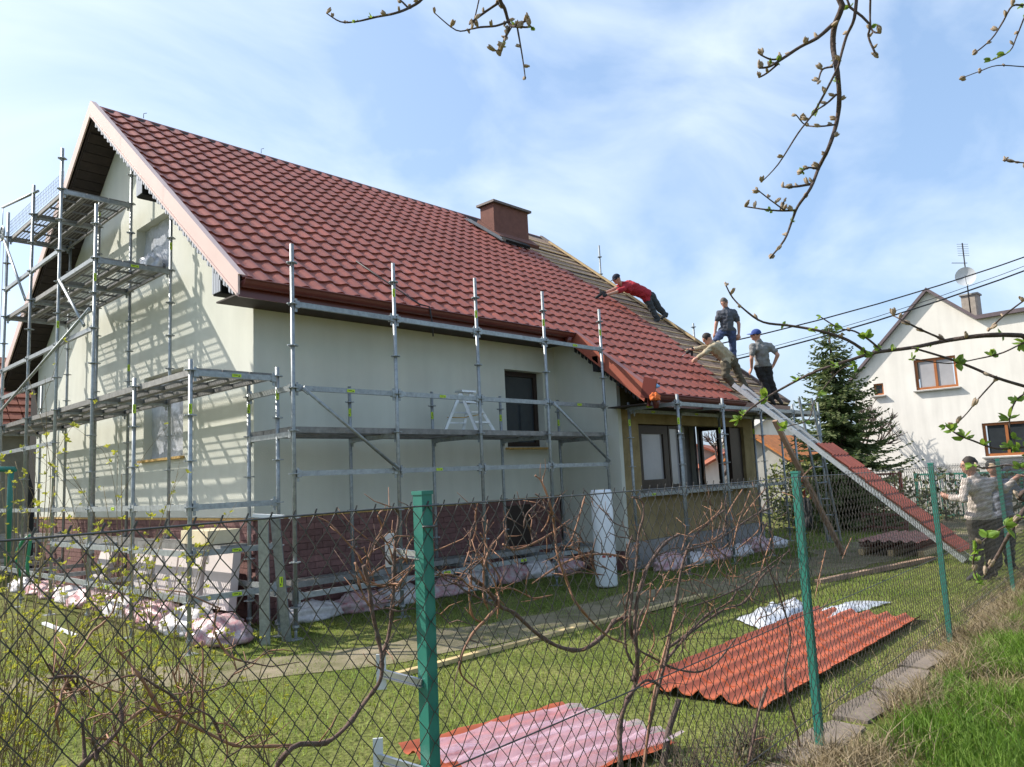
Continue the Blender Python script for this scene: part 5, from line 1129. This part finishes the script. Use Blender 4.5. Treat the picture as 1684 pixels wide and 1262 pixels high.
def leafy(name, label, cat, cs, n_, size, m_, seed, parts=('foliage',), group=None):
    rnd = random.Random(seed); t_ = thing(name, label, cat, (cs[0][0], cs[0][1], GZ), group); q = MB()
    for (cx, cy, cz, rx, ry, rz) in cs:
        for k in range(n_):
            v = Vector((rnd.gauss(0, 1), rnd.gauss(0, 1), rnd.gauss(0, 1))).normalized() * rnd.uniform(.55, 1.0); p_ = Vector((cx + v.x * rx, cy + v.y * ry, cz + v.z * rz)); a = Vector((rnd.uniform(-1, 1), rnd.uniform(-1, 1), rnd.uniform(-1, 1))).normalized(); b_ = a.cross(Vector((rnd.uniform(-1, 1), rnd.uniform(-1, 1), .3))).normalized(); s_ = size * rnd.uniform(.6, 1.3)
            q.add([p_ - a * s_, p_ + b_ * s_ * .5, p_ + a * s_, p_ - b_ * s_ * .5], [(0, 1, 2, 3)])
    q.build('foliage', m_, t_)
    q = MB()
    for (cx, cy, cz, rx, ry, rz) in cs: q.tube([(cx, cy, 0.05), (cx, cy, cz)], [.05, .02], 6)
    q.build('trunk', M['bark'], t_); return t_
p0, p1 = at(1330, 840, Z=.15), at(1500, 840, Z=.15)
hc = [(18.6 + .5 * math.sin(k * 2.1), 2.6 - k * .75, .85, .55, .55, .75) for k in range(9)]
leafy('boundary_hedge', 'dark clipped hedge behind the red gate at the far side of the yard', 'hedge', hc, 260, .075, M['hedge'], 3)
hc = [(p_.x, p_.y, 1.15, .8, .8, 1.0) for p_ in (at(1300, 800, d=21.5), at(1332, 800, d=22))]
leafy('garden_bush', 'yellow-green bush beside the porch scaffold in front of the small shed', 'bush', hc, 500, .08, mat('spring_bush', (0.10, 0.125, 0.03), 0.7, col2=(0.22, 0.23, 0.06), scale=5), 8)
# red gate and garden railing
def railing(name, label, A, B_, h, n_, m_, cat, post_every=None):
    t_ = thing(name, label, cat, (A[0], A[1], GZ)); A, B_ = Vector(A), Vector(B_)
    for z in (0.12, h): q = MB(); q.bar(A + Vector((0, 0, z)), B_ + Vector((0, 0, z)), .05, .05); q.build('rail', m_, t_)
    for k in range(n_ + 1): p_ = A.lerp(B_, k / n_); th = k % (post_every or 99) == 0; q = MB(); q.bar(p_, p_ + Vector((0, 0, h + (.05 if th else 0))), .07 if th else .022, .07 if th else .022); q.build('post' if th else 'bar', m_, t_)
    return t_
railing('garden_gate', 'red metal gate with thin bars at the end of the yard', (16.4, 1.0, GZ), (16.3, -1.55, GZ), 1.35, 16, M['red_metal'], 'gate', 8)
railing('low_railing', 'low dark red railing standing on the grass left of the lifting ladder', (15.0, -1.0, GZ), (14.6, -2.1, GZ), .42, 4, mat('dark_red_wood', (0.13, 0.05, 0.04), .8), 'railing', 2)
railing('street_fence', 'green wire fence of the neighbouring garden before the white house', (19.5, -1.0, GZ), (17.5, -6.5, GZ), 1.25, 40, M['green'], 'fence', 10)
q = MB(); q.span((21.0, -9, GZ), (21.25, 2.5, 0.9)); tag(q.build('garden_wall', M['concrete']), 'low concrete garden wall below the white house', 'wall')
# parked car on the street, half hidden behind the ladder
def car(label, c, ang, col):
    t_ = thing('parked_car', label, 'car', c); c = Vector(c); R = Matrix.Rotation(ang, 3, 'Z'); T = lambda x, y, z: c + R @ Vector((x, y, z)); q = MB()
    prof = [(-2.0, .35), (-2.05, .75), (-1.5, .92), (-1.0, 1.38), (.55, 1.42), (1.15, .95), (1.95, .80), (2.05, .5), (2.0, .3)]; n_ = len(prof)
    for s_, fl in ((-.8, 0), (.8, 1)): q.add([T(x, s_ * (1 if z < 1 else .82), z) for x, z in prof], [tuple(range(n_)) if fl else tuple(reversed(range(n_)))])
    L0 = [T(x, -.8 * (1 if z < 1 else .82), z) for x, z in prof]; R0 = [T(x, .8 * (1 if z < 1 else .82), z) for x, z in prof]; q.add(L0 + R0, [(i, (i + 1) % n_, n_ + (i + 1) % n_, n_ + i) for i in range(n_)]); q.build('body', mat('car_paint', col, .25, spec=.6, coat=.6), t_)
    for s_ in (-1, 1):
        q = MB(); q.add([T(-1.0, s_ * .765, 1.0), T(.95, s_ * .765, 1.0), T(.5, s_ * .685, 1.36), T(-.9, s_ * .685, 1.34)], [(0, 1, 2, 3) if s_ > 0 else (3, 2, 1, 0)]); q.build('side_window', M['glass'], t_)
        for x in (-1.25, 1.25): q = MB(); q.tube([T(x, s_ * .62, .32), T(x, s_ * .84, .32)], .32, 18, smooth=False); wh = q.build('wheel', M['cable'], t_); q = MB(); q.tube([T(x, s_ * .835, .32), T(x, s_ * .85, .32)], .19, 14, smooth=False); q.build('rim', M['alu'], wh)
    q = MB(); q.add([T(.62, -.64, 1.40), T(.62, .64, 1.40), T(1.14, .72, .98), T(1.14, -.72, .98)], [(0, 3, 2, 1)]); q.build('windscreen', M['glass'], t_)
p = at(1515, 850, Z=.16); car('dark car parked on the street, mostly hidden by the lifting ladder and red sheet', (23.6, -3.2, .16), rad(95), (0.03, 0.035, 0.05))
# outbuilding at the left edge
t_ = gable_hut('tiled_outbuilding', 'old outbuilding with red clay tiles behind the left end of the gable', 'shed', (-1.4, 15.2, GZ), 5.4, 4.6, 3.45, 5.30, 0, mat('olive_render', (0.30, 0.28, 0.22), .95, var=.15), M['terracotta'])
q = MB()
for r in range(10):
    for c in range(20):
        q.box((-4.3 + c * .29 + .02 * random.random(), 12.72 + r * .25, GZ + 3.45 + (12.72 + r * .25 - 12.9) * .804 + .16), (.26, .31, .035), Matrix.Rotation(math.atan(.804) - .09, 3, 'X'))
q.build('clay_tiles', M['terracotta'], t_, kind='stuff')
q = MB(); q.span((0.30, 10.95, GZ), (2.2, 11.6, 6.2)); tag(q.build('dark_zone_block', M['black']), 'plain black block added for the dark zone beside the left end of the gable wall', 'filler_block')  # black block added to stand for the dark zone left of the stucco

# ================================================================== PEOPLE
def roof_hit(px, py):
    v = at(px, py, d=1.0) - CAM; return (4.54 + KS * (CAM.y - 0.82) - CAM.z) / (v.z - KS * v.y)
def person(label, J, D, face, shirt, trousers, cap=None, hair=True, near=1, sleeves=.62, glove=False, belt=None, dz=None, long_sleeve=False):
    dz = dz or {}
    G = {k: at(x, y, d=D + dz.get(k, 0)) for k, (x, y) in J.items()}
    face = Vector(face).normalized(); up = (G['head'] - G['neck']).normalized(); side = face.cross(up).normalized(); up = side.cross(face).normalized(); Rh = Matrix((side, face, up)).transposed()
    hc_ = G['head']; bones = []   # (a,b,ra,rb,label)
    def B_(a, b_, ra, rb, lb): bones.append((Vector(a), Vector(b_), ra, rb, lb))
    B_(G['neck'] - up * .05, hc_ - up * .04, .058, .055, 'skin')
    B_(G['pelvis'], G['chest'], .150, .160, 'shirt'); B_(G['chest'], G['neck'], .135, .075, 'shirt')
    B_(G['shl'], G['shr'], .072, .072, 'shirt'); B_(G['chest'].lerp(G['shl'], .5), G['chest'].lerp(G['shr'], .5), .125, .125, 'shirt'); B_(G['hipl'], G['hipr'], .105, .105, 'trousers'); B_(G['pelvis'], (G['hipl'] + G['hipr']) / 2, .125, .12, 'trousers')
    for s_ in 'lr':
        S_, E_, Wr, Hd = G['sh' + s_], G['el' + s_], G['wr' + s_], G['ha' + s_]
        if long_sleeve: B_(S_, E_, .064, .054, 'shirt'); B_(E_, E_.lerp(Wr, .9), .054, .042, 'shirt'); B_(E_.lerp(Wr, .85), Wr, .033, .030, 'skin')
        else: B_(S_, S_.lerp(E_, sleeves), .072, .069, 'shirt'); B_(S_.lerp(E_, sleeves * .85), E_, .047, .041, 'skin'); B_(E_, Wr, .043, .030, 'skin')
        hl = 'glove' if glove else 'skin'; hd = (Hd - Wr); hd = hd.normalized() if hd.length > .01 else Vector((0, 0, -1)); sdv = hd.cross(face); sdv = sdv.normalized() if sdv.length > .05 else side; pn = hd.cross(sdv).normalized()
        pc_ = Wr + hd * .05; B_(Wr, Wr + hd * .085 , .030, .036, hl); B_(Wr + hd * .07 - sdv * .024, Wr + hd * .07 + sdv * .024, .022, .022, hl)
        for k, (o_, l_) in enumerate(((-.030, .060), (-.010, .075), (.010, .070), (.030, .055))):
            r0 = Wr + hd * .088 + sdv * o_; m0 = r0 + hd * l_ * .55 + pn * .012; B_(r0, m0, .0105, .0100, hl); B_(m0, m0 + hd * l_ * .35 + pn * .03, .0100, .0085, hl)
        t0 = Wr + hd * .035 - sdv * .032; t1 = t0 + hd * .035 - sdv * .025 + pn * .012; B_(t0, t1, .013, .012, hl); B_(t1, t1 + hd * .03 + pn * .012, .012, .009, hl)
        H_, K_, A_, T_ = G['hip' + s_], G['kn' + s_], G['an' + s_], G['to' + s_]
        B_(H_, K_, .106, .080, 'trousers'); B_(K_, A_, .080, .066, 'trousers'); ft = (T_ - A_); ft = ft.normalized() if ft.length > .01 else face
        B_(A_ - ft * .04, A_ + ft * .19, .045, .036, 'shoe'); B_(A_, A_ + ft * .10, .048, .044, 'shoe')
    q = MB()
    for a, b_, ra, rb, lb in bones:
        q.tube([a, b_], [ra, rb], 10); q.ell(a, ra, None, 10, 8); q.ell(b_, rb, None, 10, 8)
    q.ell(hc_, (.077, .095, .115), Rh, 14, 10); q.ell(hc_ + Rh @ Vector((0, .035, -.065)), (.055, .060, .055), Rh, 12, 8)
    q.ell(hc_ + Rh @ Vector((0, .098, -.012)), (.014, .022, .024), Rh, 8, 6); q.ell(hc_ + Rh @ Vector((0, .080, .028)), (.050, .022, .014), Rh, 8, 6); q.ell(hc_ + Rh @ Vector((0, .088, -.058)), (.024, .012, .008), Rh, 8, 5)
    for s_ in (-1, 1): q.ell(hc_ + Rh @ Vector((.078 * s_, -.005, -.005)), (.012, .022, .032), Rh, 8, 6)
    me = q.mesh('tmp', M['skin']); tmp = bpy.data.objects.new('tmp', me); COL.objects.link(tmp)
    m1 = tmp.modifiers.new('r', 'REMESH'); m1.mode = 'VOXEL'; m1.voxel_size = .0125; m1.use_smooth_shade = True; m2 = tmp.modifiers.new('s', 'SMOOTH'); m2.factor = .5; m2.iterations = 3
    dg = bpy.context.evaluated_depsgraph_get(); dg.update(); me2 = bpy.data.meshes.new_from_object(tmp.evaluated_get(dg)); bpy.data.objects.remove(tmp)
    n_ = len(me2.vertices); co = np.empty(n_ * 3); me2.vertices.foreach_get('co', co); co = co.reshape(-1, 3)
    best = np.full(n_, 1e9); lab_ = np.zeros(n_, int); order = ['skin', 'shirt', 'trousers', 'shoe', 'glove']
    for a, b_, ra, rb, lb in bones:
        a_, d_ = np.array(a), np.array(b_ - a); tt = np.clip(((co - a_) @ d_) / max(d_ @ d_, 1e-9), 0, 1); ds = np.linalg.norm(co - a_ - tt[:, None] * d_, axis=1) - (ra + (rb - ra) * tt); u = ds < best; best[u] = ds[u]; lab_[u] = order.index(lb)
    hd_ = np.linalg.norm((co - np.array(hc_)), axis=1) < .125; lab_[hd_ & (lab_ == 1) & (((co - np.array(G['neck'])) @ np.array(up)) > .02)] = 0
    ax_ = np.array((G['chest'] - G['pelvis']).normalized()); pv_ = np.array(G['pelvis']); al = (co - pv_) @ ax_; rd = np.linalg.norm((co - pv_) - al[:, None] * ax_, axis=1)
    lab_[(lab_ == 1) & (al < -.05) & (rd < .22)] = 2; lab_[(lab_ == 2) & (al > -.05) & (al < .3) & (rd < .21)] = 1
    # cloth folds
    nrm = np.empty(n_ * 3); me2.vertices.foreach_get('normal', nrm); nrm = nrm.reshape(-1, 3)
    for i in np.nonzero((lab_ == 1) | (lab_ == 2))[0]:
        p_ = Vector(co[i]); co[i] += nrm[i] * (.020 * noise.noise(Vector((p_.x * 9, p_.y * 9, p_.z * 15))) + .006 * noise.noise(p_ * 24))
    me2.vertices.foreach_set('co', co.ravel()); me2.materials.clear()
    for m_ in (M['skin'], shirt, trousers, M['shoe'], M['glove']): me2.materials.append(m_)
    for p_ in me2.polygons: p_.material_index = int(np.bincount(lab_[list(p_.vertices)]).argmax()); p_.use_smooth = True
    me2.update(); ft_ = (G['anl'] + G['anr']) / 2
    t_ = thing('person', label, 'person', ft_); me2.name = 'body'; link('body', me2, t_)
    q = MB()
    for s_ in (-1, 1): q.ell(hc_ + Rh @ Vector((.032 * s_, .088, .010)), (.012, .006, .006), Rh, 8, 5)
    q.build('eyes', M['hair'], t_)
    if hair:
        q = MB(); q.ell(hc_ + Rh @ Vector((0, -.012, .012)), (.084, .098, .112), Rh @ Matrix.Rotation(-.35, 3, 'X'), 16, 8, vmin=-.15)
        for v in range(len(q.v)): p_ = Vector(q.v[v]); q.v[v] = tuple(p_ + (p_ - hc_).normalized() * .008 * noise.noise(p_ * 60))
        q.build('hair', hair if not isinstance(hair, bool) else M['hair'], t_)
    if cap:
        q = MB(); q.ell(hc_ + Rh @ Vector((0, -.008, .030)), (.090, .106, .098), Rh, 16, 6, vmin=0.0); vs = []
        for i in range(9):
            a = math.pi * (.12 + .76 * i / 8)
            for k_ in (0, 1): vs.append(hc_ + Rh @ Vector((math.cos(a) * (.088 + .0 * k_), math.sin(a) * (.10 + .085 * k_), .034 - .016 * k_)))
        q.add(vs + [v_ - up * .006 for v_ in vs], [(2 * i, 2 * i + 1, 2 * i + 3, 2 * i + 2) for i in range(8)] + [(18 + 2 * i + 2, 18 + 2 * i + 3, 18 + 2 * i + 1, 18 + 2 * i) for i in range(8)] + [(2 * i + 1, 18 + 2 * i + 1, 18 + 2 * i + 3, 2 * i + 3) for i in range(8)], 0, True); q.build('cap', cap, t_)
    if belt:
        q = MB(); c0 = G['pelvis'].lerp((G['hipl'] + G['hipr']) / 2, .3); ax = (G['chest'] - G['pelvis']).normalized(); q.tube([c0 - ax * .025, c0 + ax * .025], .150, 16); q.build('belt', belt, t_)
    return t_
cl = lambda n, c, **k: mat(n, c, .9, var=.18, scale=14, bump=.25, bscale=200, **k)
red_c, dkgrey, ltgrey, beige, jeans, dkpants, blk = cl('red_cotton', (.36, .022, .035)), cl('dark_grey_cotton', (.085, .092, .11)), cl('grey_cotton', (.20, .195, .19)), cl('beige_wool', (.37, .31, .21)), cl('blue_denim', (.055, .075, .15)), cl('charcoal_work_cloth', (.045, .05, .055)), cl('black_work_cloth', (.022, .021, .022))
person('man in red T-shirt and dark cap leaning over the tiles near the ridge', dict(head=(1014, 459), neck=(1024, 467), chest=(1040, 474), shl=(1026, 475), shr=(1032, 466), ell=(1012, 481), elr=(1008, 477), wrl=(998, 485), wrr=(996, 481), hal=(991, 488), har=(988, 484), pelvis=(1063, 485), hipl=(1063, 491), hipr=(1071, 487), knl=(1072, 508), knr=(1083, 507), anl=(1081, 526), anr=(1095, 518), tol=(1074, 531), tor=(1088, 523)), roof_hit(1084, 527),
       -_R * .85 - _U * .45 - _F * .25, red_c, dkpants, cap=cl('navy_cap', (.02, .022, .04)), glove=True, dz=dict(shl=-.46, shr=-.14, ell=-.62, elr=-.36, wrl=-.74, wrr=-.56, hal=-.80, har=-.66, head=-.34, neck=-.30, chest=-.22, pelvis=-.04, hipl=-.08, hipr=.1, knl=-.1, knr=.1, anl=-.1, anr=.12, tol=-.2, tor=.02))
person('man in grey T-shirt and blue jeans standing upright on the roof, looking down', dict(head=(1191, 498), neck=(1194, 509), chest=(1195, 521), shl=(1183, 515), shr=(1207, 514), ell=(1178, 532), elr=(1215, 533), wrl=(1176, 546), wrr=(1215, 549), hal=(1175, 553), har=(1213, 556), pelvis=(1196, 541), hipl=(1189, 545), hipr=(1203, 545), knl=(1177, 560), knr=(1205, 570), anl=(1184, 588), anr=(1207, 601), tol=(1178, 592), tor=(1203, 606)), roof_hit(1206, 606) - .05,
       -_R * .45 - _F * .8 - _U * .35, dkgrey, jeans, hair=mat('grey_brown_hair', (.10, .085, .075), .7), dz=dict(knl=-.25, anl=-.12, tol=-.3, tor=-.15))
person('man in beige jumper kneeling at the tile edge with a drill in hand', dict(head=(1163, 557), neck=(1169, 565), chest=(1180, 575), shl=(1170, 572), shr=(1180, 567), ell=(1158, 581), elr=(1155, 573), wrl=(1148, 588), wrr=(1142, 574), hal=(1142, 592), har=(1135, 576), pelvis=(1198, 591), hipl=(1194, 597), hipr=(1206, 594), knl=(1193, 618), knr=(1213, 613), anl=(1212, 639), anr=(1226, 638), tol=(1222, 646), tor=(1236, 644)), 15.6,
       -_R * .85 - _U * .5 - _F * .1, beige, cl('brown_work_cloth', (.10, .085, .06)), belt=mat('leather_belt', (.13, .075, .035), .7), long_sleeve=True, dz=dict(shl=-.15, shr=.14, ell=-.25, elr=.1, wrl=-.2, wrr=.1, hal=-.2, har=.1, hipl=-.1, hipr=.1, knl=-.15, knr=.1, anl=-.1, anr=.1))
person('man in blue cap and grey shirt seen from behind, standing at the lifting ladder top', dict(head=(1243, 551), neck=(1248, 562), chest=(1252, 577), shl=(1238, 570), shr=(1266, 569), ell=(1236, 590), elr=(1279, 584), wrl=(1236, 606), wrr=(1272, 601), hal=(1233, 613), har=(1268, 606), pelvis=(1254, 599), hipl=(1248, 604), hipr=(1261, 603), knl=(1257, 630), knr=(1267, 628), anl=(1266, 655), anr=(1276, 652), tol=(1272, 662), tor=(1282, 659)), 16.0,
       -_R * .9 + _F * .35, ltgrey, blk, cap=cl('blue_cap', (.03, .06, .22)), dz=dict(shl=-.05, shr=.05, ell=-.1, elr=-.08, anl=-.05))
person('man in pale knitted jumper with his back turned at the foot of the lifting ladder', dict(head=(1594, 765), neck=(1602, 784), chest=(1609, 805), shl=(1588, 795), shr=(1630, 793), ell=(1584, 822), elr=(1653, 805), wrl=(1562, 818), wrr=(1666, 790), hal=(1551, 815), har=(1674, 784), pelvis=(1612, 846), hipl=(1601, 850), hipr=(1625, 850), knl=(1606, 897), knr=(1629, 897), anl=(1610, 940), anr=(1632, 940), tol=(1600, 948), tor=(1625, 948)), 10.4,
       -_R * .95 + _F * .25 - _U * .1, cl('pale_knit', (.55, .48, .43)), cl('dark_olive_cloth', (.055, .05, .04)), long_sleeve=True, dz=dict(shl=-.06, shr=.02, ell=-.12, elr=.05, wrl=.0, hal=.08))
person('man in dark cap and grey-blue top partly hidden behind the man in the knitted jumper', dict(head=(1633, 770), neck=(1638, 786), chest=(1643, 806), shl=(1626, 796), shr=(1662, 795), ell=(1622, 822), elr=(1676, 812), wrl=(1626, 842), wrr=(1690, 806), hal=(1627, 850), har=(1699, 803), pelvis=(1646, 843), hipl=(1636, 847), hipr=(1656, 847), knl=(1638, 890), knr=(1659, 890), anl=(1640, 928), anr=(1661, 928), tol=(1634, 934), tor=(1668, 934)), 11.2,
       _R * .6 + _F * .6, cl('grey_blue_knit', (.22, .24, .29)), dkpants, cap=cl('black_cap', (.02, .02, .02)), long_sleeve=True)
# drill in the kneeling man's hand
c_ = at(1136, 576, d=15.7); t_ = thing('cordless_drill', 'dark cordless drill held by the kneeling man at the tile edge', 'drill', c_)
dd = (-_R * .7 - _U * .5).normalized(); q = MB(); q.tube([c_ - dd * .06, c_ + dd * .10, c_ + dd * .12], [.035, .032, .018], 10); q.build('motor', M['glove'], t_); q = MB(); q.bar(c_ - dd * .03, c_ - dd * .03 + _U * -.14, .03, .04); q.build('grip', M['glove'], t_); q = MB(); q.tube([c_ + dd * .12, c_ + dd * .22], .006, 6); q.build('bit', M['steel'], t_)
c_ = at(986, 486, d=roof_hit(986, 490) - .15); t_ = thing('cordless_drill', 'dark cordless drill held by the man in the red T-shirt', 'drill', c_)
q = MB(); q.tube([c_ - dd * .06, c_ + dd * .10, c_ + dd * .12], [.035, .032, .018], 10); q.build('motor', M['glove'], t_); q = MB(); q.bar(c_ - dd * .03, c_ - dd * .03 + _U * .12, .03, .04); q.build('grip', M['glove'], t_); q = MB(); q.tube([c_ + dd * .12, c_ + dd * .2], .006, 6); q.build('bit', M['steel'], t_)

# ================================================================== GRASS
def blades(name, label, pts, hts, wid, lean, m_, cat='grass', two=False):
    n_ = len(pts); rng = np.random.default_rng(5); a = rng.uniform(0, 2 * np.pi, n_); ln = rng.normal(0, lean, (n_, 2)); s_ = np.stack([np.cos(a), np.sin(a), np.zeros(n_)], 1) * (wid * rng.uniform(.6, 1.3, n_))[:, None]
    top = pts + np.stack([ln[:, 0] * hts, ln[:, 1] * hts, hts], 1)
    mid = pts + np.stack([ln[:, 0] * hts * .35, ln[:, 1] * hts * .35, hts * .6], 1)
    if two: v = np.stack([pts - s_, pts + s_, mid + s_ * .8, mid - s_ * .8, top], 1).reshape(-1, 3); k = 5
    else: v = np.stack([pts - s_, pts + s_, top], 1).reshape(-1, 3); k = 3
    me = bpy.data.meshes.new(name); me.vertices.add(len(v)); me.vertices.foreach_set('co', v.ravel())
    b_ = np.arange(n_) * k
    if two: loops = np.stack([b_, b_ + 1, b_ + 2, b_ + 3, b_ + 3, b_ + 2, b_ + 4], 1).ravel(); sizes = np.tile([4, 3], n_)
    else: loops = np.stack([b_, b_ + 1, b_ + 2], 1).ravel(); sizes = np.full(n_, 3)
    me.loops.add(len(loops)); me.loops.foreach_set('vertex_index', loops.astype(np.int32)); me.polygons.add(len(sizes)); st = np.concatenate([[0], np.cumsum(sizes)[:-1]]); me.polygons.foreach_set('loop_start', st.astype(np.int32)); me.update(calc_edges=True)
    nv = np.stack([rng.normal(0, .35, n_), rng.normal(0, .35, n_), np.ones(n_)], 1); nv /= np.linalg.norm(nv, axis=1)[:, None]
    me.normals_split_custom_set_from_vertices(np.repeat(nv, k, axis=0))   # blades shade like the turf they stand in
    me.materials.append(m_); o = link(name, me); o['kind'] = 'stuff'; o['label'] = label; o['category'] = cat; return o
rng = np.random.default_rng(11)
def clump(x, y, s=1.0): return np.array([noise.noise(Vector((a * s, b_ * s, 4.2))) for a, b_ in zip(x, y)])
GV = np.vectorize(gz)
def on_path(x, y):
    px_ = np.array([p_[0] for p_ in PATH]); yc = np.interp(x, px_, [p_[1] for p_ in PATH]); w = np.interp(x, px_, [p_[2] for p_ in PATH]); return np.abs(y - yc) < w * .5
def blocked(x, y): return ((x > .3) & (x < 4.1) & (y > -5.45) & (y < -4.3)) | ((np.stack([x - wA.x, y - wA.y], 1) @ np.array([wux.x, wux.y]) > -.02) & (np.stack([x - wB.x, y - wB.y], 1) @ np.array([wuy.x, wuy.y]) < .0) & (y > -5.5) & (x > -2.6) & (x < 0.2))
gm = mat('lawn_blades', (0.135, 0.270, 0.032), .8, scale=1.3, col2=(0.42, 0.47, 0.130), backlit=(.34, .44, .06), detail=9)
n_ = 240000; u = rng.random(n_); x = -7 + 23 * u ** 1.35; y = rng.uniform(-6.2, 2.2, n_); k = ~blocked(x, y) & (~on_path(x, y) | (rng.random(n_) < .10 + .55 * (np.sin(x * 2.3 + y * 3.1) + np.sin(x * 5.1 - y * 4.0) > .55))) & ~((x > XW) & (y > YW)) ; x, y = x[k], y[k]; cl_ = clump(x, y, .8)
h = (.028 + .022 * rng.random(len(x))) * (1 + .7 * cl_); h = np.clip(h, .012, .07)
blades('lawn_grass', 'short sunlit lawn grass between the fence and the house', np.stack([x, y, GV(x, y) - .004], 1), h, .0035, .5, gm)
gm2 = mat('bank_blades', (0.100, 0.225, 0.026), .8, scale=2.0, col2=(0.26, 0.38, 0.070), backlit=(.20, .36, .04)); gd = mat('dry_blades', (0.32, 0.245, 0.145), .85, scale=3, col2=(0.56, 0.455, 0.30), backlit=(.36, .28, .16))
n_ = 60000; x = rng.uniform(-2.5, 8, n_); y = FENCE_Y(x) - .25 - np.abs(rng.normal(0, 1.1, n_)); cl_ = clump(x, y, 1.3); k = (cl_ > -.22); x, y, cl_ = x[k], y[k], cl_[k]
blades('bank_grass', 'lush green grass on the near side of the fence at lower right', np.stack([x, y, GV(x, y) - .01], 1), (.06 + .10 * rng.random(len(x))) * (1 + .6 * cl_), .003, .45, gm2, two=True)
n_ = 26000; x = rng.uniform(-2.0, 9.5, n_); y = FENCE_Y(x) - .14 + rng.normal(0, .17, n_); cl_ = clump(x, y, 2.2); k = (cl_ > -.12) & ~((x < 2.6) & (np.abs(y + 5.93) < .14)); x, y, cl_ = x[k], y[k], cl_[k]
blades('dry_grass', 'dry straw-coloured grass matted along the foot of the fence', np.stack([x, y, GV(x, y) - .01], 1), (.06 + .12 * rng.random(len(x))) * (1 + .8 * cl_), .0026, .75, gd, two=True)
n_ = 5000; x = rng.uniform(0.5, 8, n_); y = FENCE_Y(x) - .35 - np.abs(rng.normal(0, .7, n_)); cl_ = clump(x, y, 1.3); k = (cl_ < -.02); x, y = x[k], y[k]
blades('straw_patches', 'straw-coloured dead grass patches on the near bank', np.stack([x, y, GV(x, y) - .01], 1), (.05 + .10 * rng.random(len(x))), .0026, .9, gd, two=True)
# dead plant clump at the fence foot
random.seed(8)
for (cx, cy), lb in (((-0.55, -5.72), 'dark dead flower clump at the fence foot just left of the second green post'), ((-1.05, -5.65), 'low brownish weed clump at the fence foot in the bottom foreground')):
    t_ = thing('dead_plant', lb, 'plant', (cx, cy, .2)); q = MB()
    for k in range(110):
        a = random.uniform(0, 6.28); r_ = abs(random.gauss(0, .13)); b0 = Vector((cx + r_ * math.cos(a), cy + r_ * math.sin(a), .2)); e_ = b0 + Vector((random.gauss(0, .07), random.gauss(0, .07), random.uniform(.08, .26))); q.tube([b0, b0.lerp(e_, .6) + Vector((0, 0, .02)), e_], [.003, .0025, .001], 3, cap=False)
    q.build('stalks', mat('dead_stalks', (0.10, 0.075, 0.055), .9, var=.5, scale=20), t_, kind='stuff'); q = MB()
    for k in range(140):
        a = random.uniform(0, 6.28); r_ = abs(random.gauss(0, .15)); p_ = Vector((cx + r_ * math.cos(a), cy + r_ * math.sin(a), .21 + random.uniform(0, .14))); d1 = Vector((random.uniform(-1, 1), random.uniform(-1, 1), random.uniform(-.3, .6))).normalized() * random.uniform(.02, .045); d2 = d1.cross(Vector((0, 0, 1))) * .4; q.add([p_, p_ + d1 * .5 + d2, p_ + d1, p_ + d1 * .5 - d2], [(0, 1, 2, 3)])
    q.build('leaves', mat('dull_leaves', (0.06, 0.055, 0.03), .85, col2=(0.10, 0.13, 0.04), scale=12), t_, kind='stuff')
